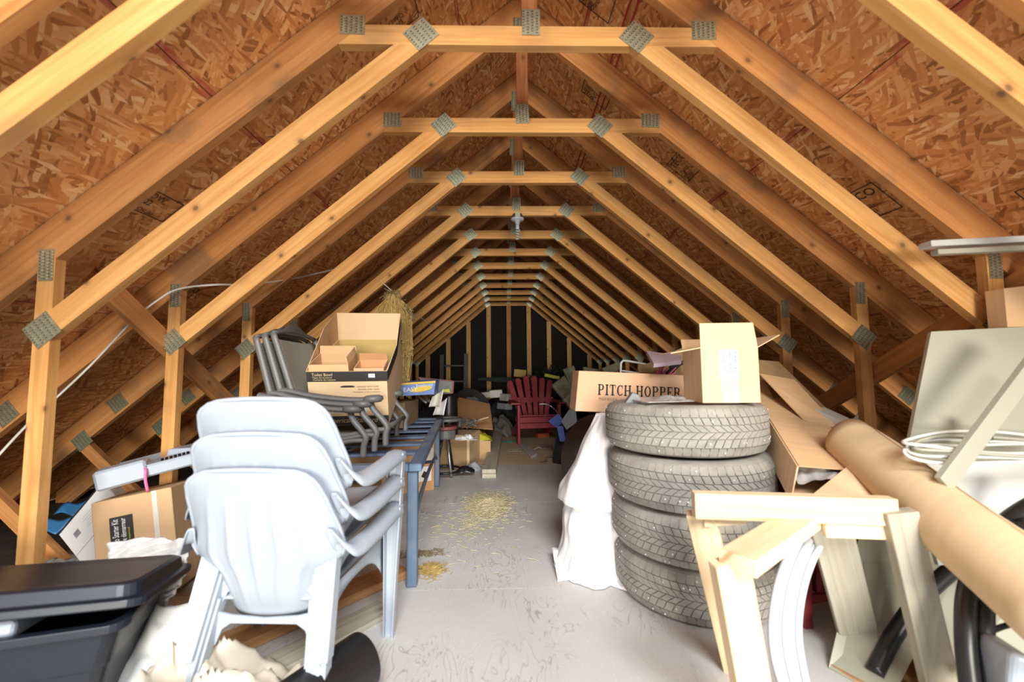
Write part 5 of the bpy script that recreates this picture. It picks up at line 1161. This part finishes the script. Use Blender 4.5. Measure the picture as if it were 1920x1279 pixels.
mb = MB(); mb.box((q.x-0.05, 4.45, 0.15), (0.5, 0.4, 0.30)); single('carton_stack_base', mb, 'cardboard_dark', 'dark carton on the floor beneath the black plastic sack', 'box')
# printed boxes on the far end of the table
a_, b_, c_, d_ = at(742, 719, y=3.30), at(817, 714, y=3.38), at(813.5, 739.5, y=3.38), at(744, 743, y=3.30)
t = thing('printed_box', 'blue and yellow printed box lying on the far end of the table', 'box', (a_+c_)/2-V((0, 0, 0.06)))
part('body', MB().prism([a_, b_, c_, d_], (0, 0.20, 0.01)), 'blue_print', t)
up2 = (a_-d_); part('yellow_band', MB().prism([a_, b_, b_.lerp(c_, 0.16), a_.lerp(d_, 0.16)], (0, -0.002, 0)), 'yellow_print', t)
ex = (b_-a_); ez = (a_-d_)
mb = MB(); mb.prism([d_+ex*(0.62+0.26*math.cos(k*0.5236)+0.10*math.sin(k*0.5236))+ez*(0.42+0.22*math.sin(k*0.5236))+V((0, -0.002, 0)) for k in range(12)], (0, -0.001, 0)); part('print_swoosh', mb, 'yellow_print', t)
text('print', 'Residential', 0.022, 'paper_white', t, a_.lerp(b_, 0.50)-ez*0.40+V((0, -0.004, 0)), ex, ez, width=0.13)
text('print', 'EASY', 0.035, 'paper_white', t, a_.lerp(b_, 0.18)-ez*0.72+V((0, -0.004, 0)), ex, ez, width=0.11)
a_, b_, c_, d_ = at(784, 708, y=4.0), at(850, 715, y=4.1), at(848, 738, y=4.1), at(812, 741, y=4.0)
t = thing('grey_box', 'grey box with red edges behind the printed box', 'box', (a_+c_)/2-V((0, 0, 0.08)))
part('body', MB().prism([a_, b_, c_, d_], (0, 0.12, 0.0)), 'pad_grey', t)
mb = MB(); mb.beam(a_+V((0, -0.004, 0)), b_+V((0, -0.004, 0)), 0.008, 0.012); mb.beam(b_+V((0, -0.004, 0)), c_+V((0, -0.004, 0)), 0.008, 0.014); part('red_edge', mb, 'dull_red', t)
part('yellow_print', MB().prism([at(828, 731, y=3.99), at(842, 729, y=3.99), at(844, 736, y=3.99), at(830, 735, y=3.99)], (0, -0.002, 0)), 'yellow_green', t)
mb = MB(); mb.box((-1.05, 3.42, 0.66), (0.34, 0.5, 0.19)); single('carton', mb, 'cardboard_dark', 'dark carton on the table under the blue and yellow box', 'box')
for k, (px, py, lab) in enumerate(((790, 752, 'first of three grey metal tubes behind the blue and yellow box'), (800, 752, 'second of three grey metal tubes behind the blue and yellow box'), (812, 750, 'third of three grey metal tubes behind the blue and yellow box'))):
    single('metal_tube', MB().tube([at(px-12, py-14, y=3.75), at(px+9, py+3, y=3.6)], 0.013, 8), 'steel', lab, 'tube', 'grey metal tubes', smooth=True)
for k, (px, py, yy, mat, lab) in enumerate(((815, 752, 3.5, 'paper_label', 'bent sheet of cream paper at the far end of the table'), (822, 768, 3.7, 'paper_white', 'crumpled white paper at the far end of the table'))):
    q = at(px, py, y=yy); mb = MB(); mb.grid(lambda u, v, q=q: q+V(((u-0.5)*0.10+0.03*v, 0.03*math.sin(u*4), -0.05+0.14*v*(0.6+0.5*u))), 8, 8); single('paper_sheet', mb, mat, lab, 'paper', smooth=True, solid=0.002)
# ladder leaning at the gable
L0, L1 = at(828, 752, y=7.5), at(829, 666, y=8.0); K0, K1 = at(873, 752, y=7.5), at(874, 664, y=8.0)
t = thing('ladder', 'grey metal ladder leaning against the far gable left of the aisle', 'ladder', (L0.x, L0.y, 0))
for a_, b_ in ((L0, L1), (K0, K1)): part('rail', MB().beam(V((a_.x, 7.35, 0.0)), b_, 0.03, 0.075, (1, 0, 0)), 'grey_metal', t)
for z in (0.2, 0.5, 0.8, 1.1):
    s = (z)/(L1.z); y = 7.35+(8.0-7.35)*s; part('rung', MB().tube([(L0.x, y, z), (K0.x, y, z)], 0.018, 8), 'grey_metal', t)
# pale boxes against the gable and the heap at the back
for k, (px, py, w, h, mat, lab) in enumerate(((905, 741, 0.30, 0.10, 'paper_label', 'long pale box by the gable left of the red chair'), (928, 738, 0.22, 0.13, 'foam_white', 'white box by the gable just left of the red chair'), (890, 748, 0.35, 0.08, 'grey_cloth', 'grey flat box by the gable behind the hose coil'), (948, 745, 0.10, 0.12, 'paper_label', 'small pale bag beside the red chair back'), (946, 762, 0.14, 0.10, 'grey_cloth', 'grey crumpled thing left of the red chair arm'))):
    q = at(px, py, y=7.2-0.2*(k > 2)); mb = MB(); mb.box(q, (w, 0.25, h), Euler((0, R(3*(k-2)), R(10*k))).to_matrix()); single('pale_box', mb, mat, lab, 'box', bevel=0.006)
crumple('dark_heap', -0.25, 7.65, 0.48, 0.45, 0.60, 'dark_cloth', 'dark heap of covers on the floor below the gable studs', 'covers', 3.9, nx=40, ny=34)
crumple('dark_heap', 1.48, 6.0, 0.36, 0.8, 0.70, 'dark_cloth', 'dark heap of covers right of the red chair under the slope', 'covers', 5.9, nx=40, ny=40)
crumple('dark_heap', -1.40, 6.5, 0.40, 0.7, 0.75, 'dark_cloth', 'dark heap of covers left of the aisle near the ladder', 'covers', 7.9, nx=40, ny=40)
crumple('junk_heap', 1.30, 4.2, 0.48, 0.6, 0.62, 'dark_cloth', 'dark heap of sacks on the right side behind the old tyre', 'sacks', 2.9, nx=40, ny=40)
crumple('junk_heap', -1.40, 4.95, 0.40, 0.6, 0.6, 'dark_cloth', 'dark heap of sacks on the left behind the table', 'sacks', 6.1, nx=40, ny=40)
for (px, py, w, mat, lab) in ((1008, 842, 0.05, 'paper_white', 'white paper scrap on the floor right of the clear tray'), (1022, 838, 0.06, 'grey_cloth', 'grey scrap on the floor between the red chair and the blue jug'), (1030, 858, 0.05, 'insulation_green', 'olive scrap on the floor before the blue jug'), (1034, 812, 0.07, 'paper_label', 'cream scrap on the floor under the blue straps'), (1020, 866, 0.04, 'straw_dark', 'dark scrap on the floor left of the black board'), (1046, 862, 0.05, 'grey_bag', 'dark grey scrap against the black board')):
    q = at(px, py, z=0.006); mb = MB()
    mb.grid(lambda u, v, q=q, w=w: q+V(((u-0.5)*w*2, (v-0.5)*w, 0.012*math.sin(u*5+w*90)+0.010)), 5, 4)
    single('litter_scrap', mb, mat, lab, 'litter', 'litter scraps beside the aisle', solid=0.002)
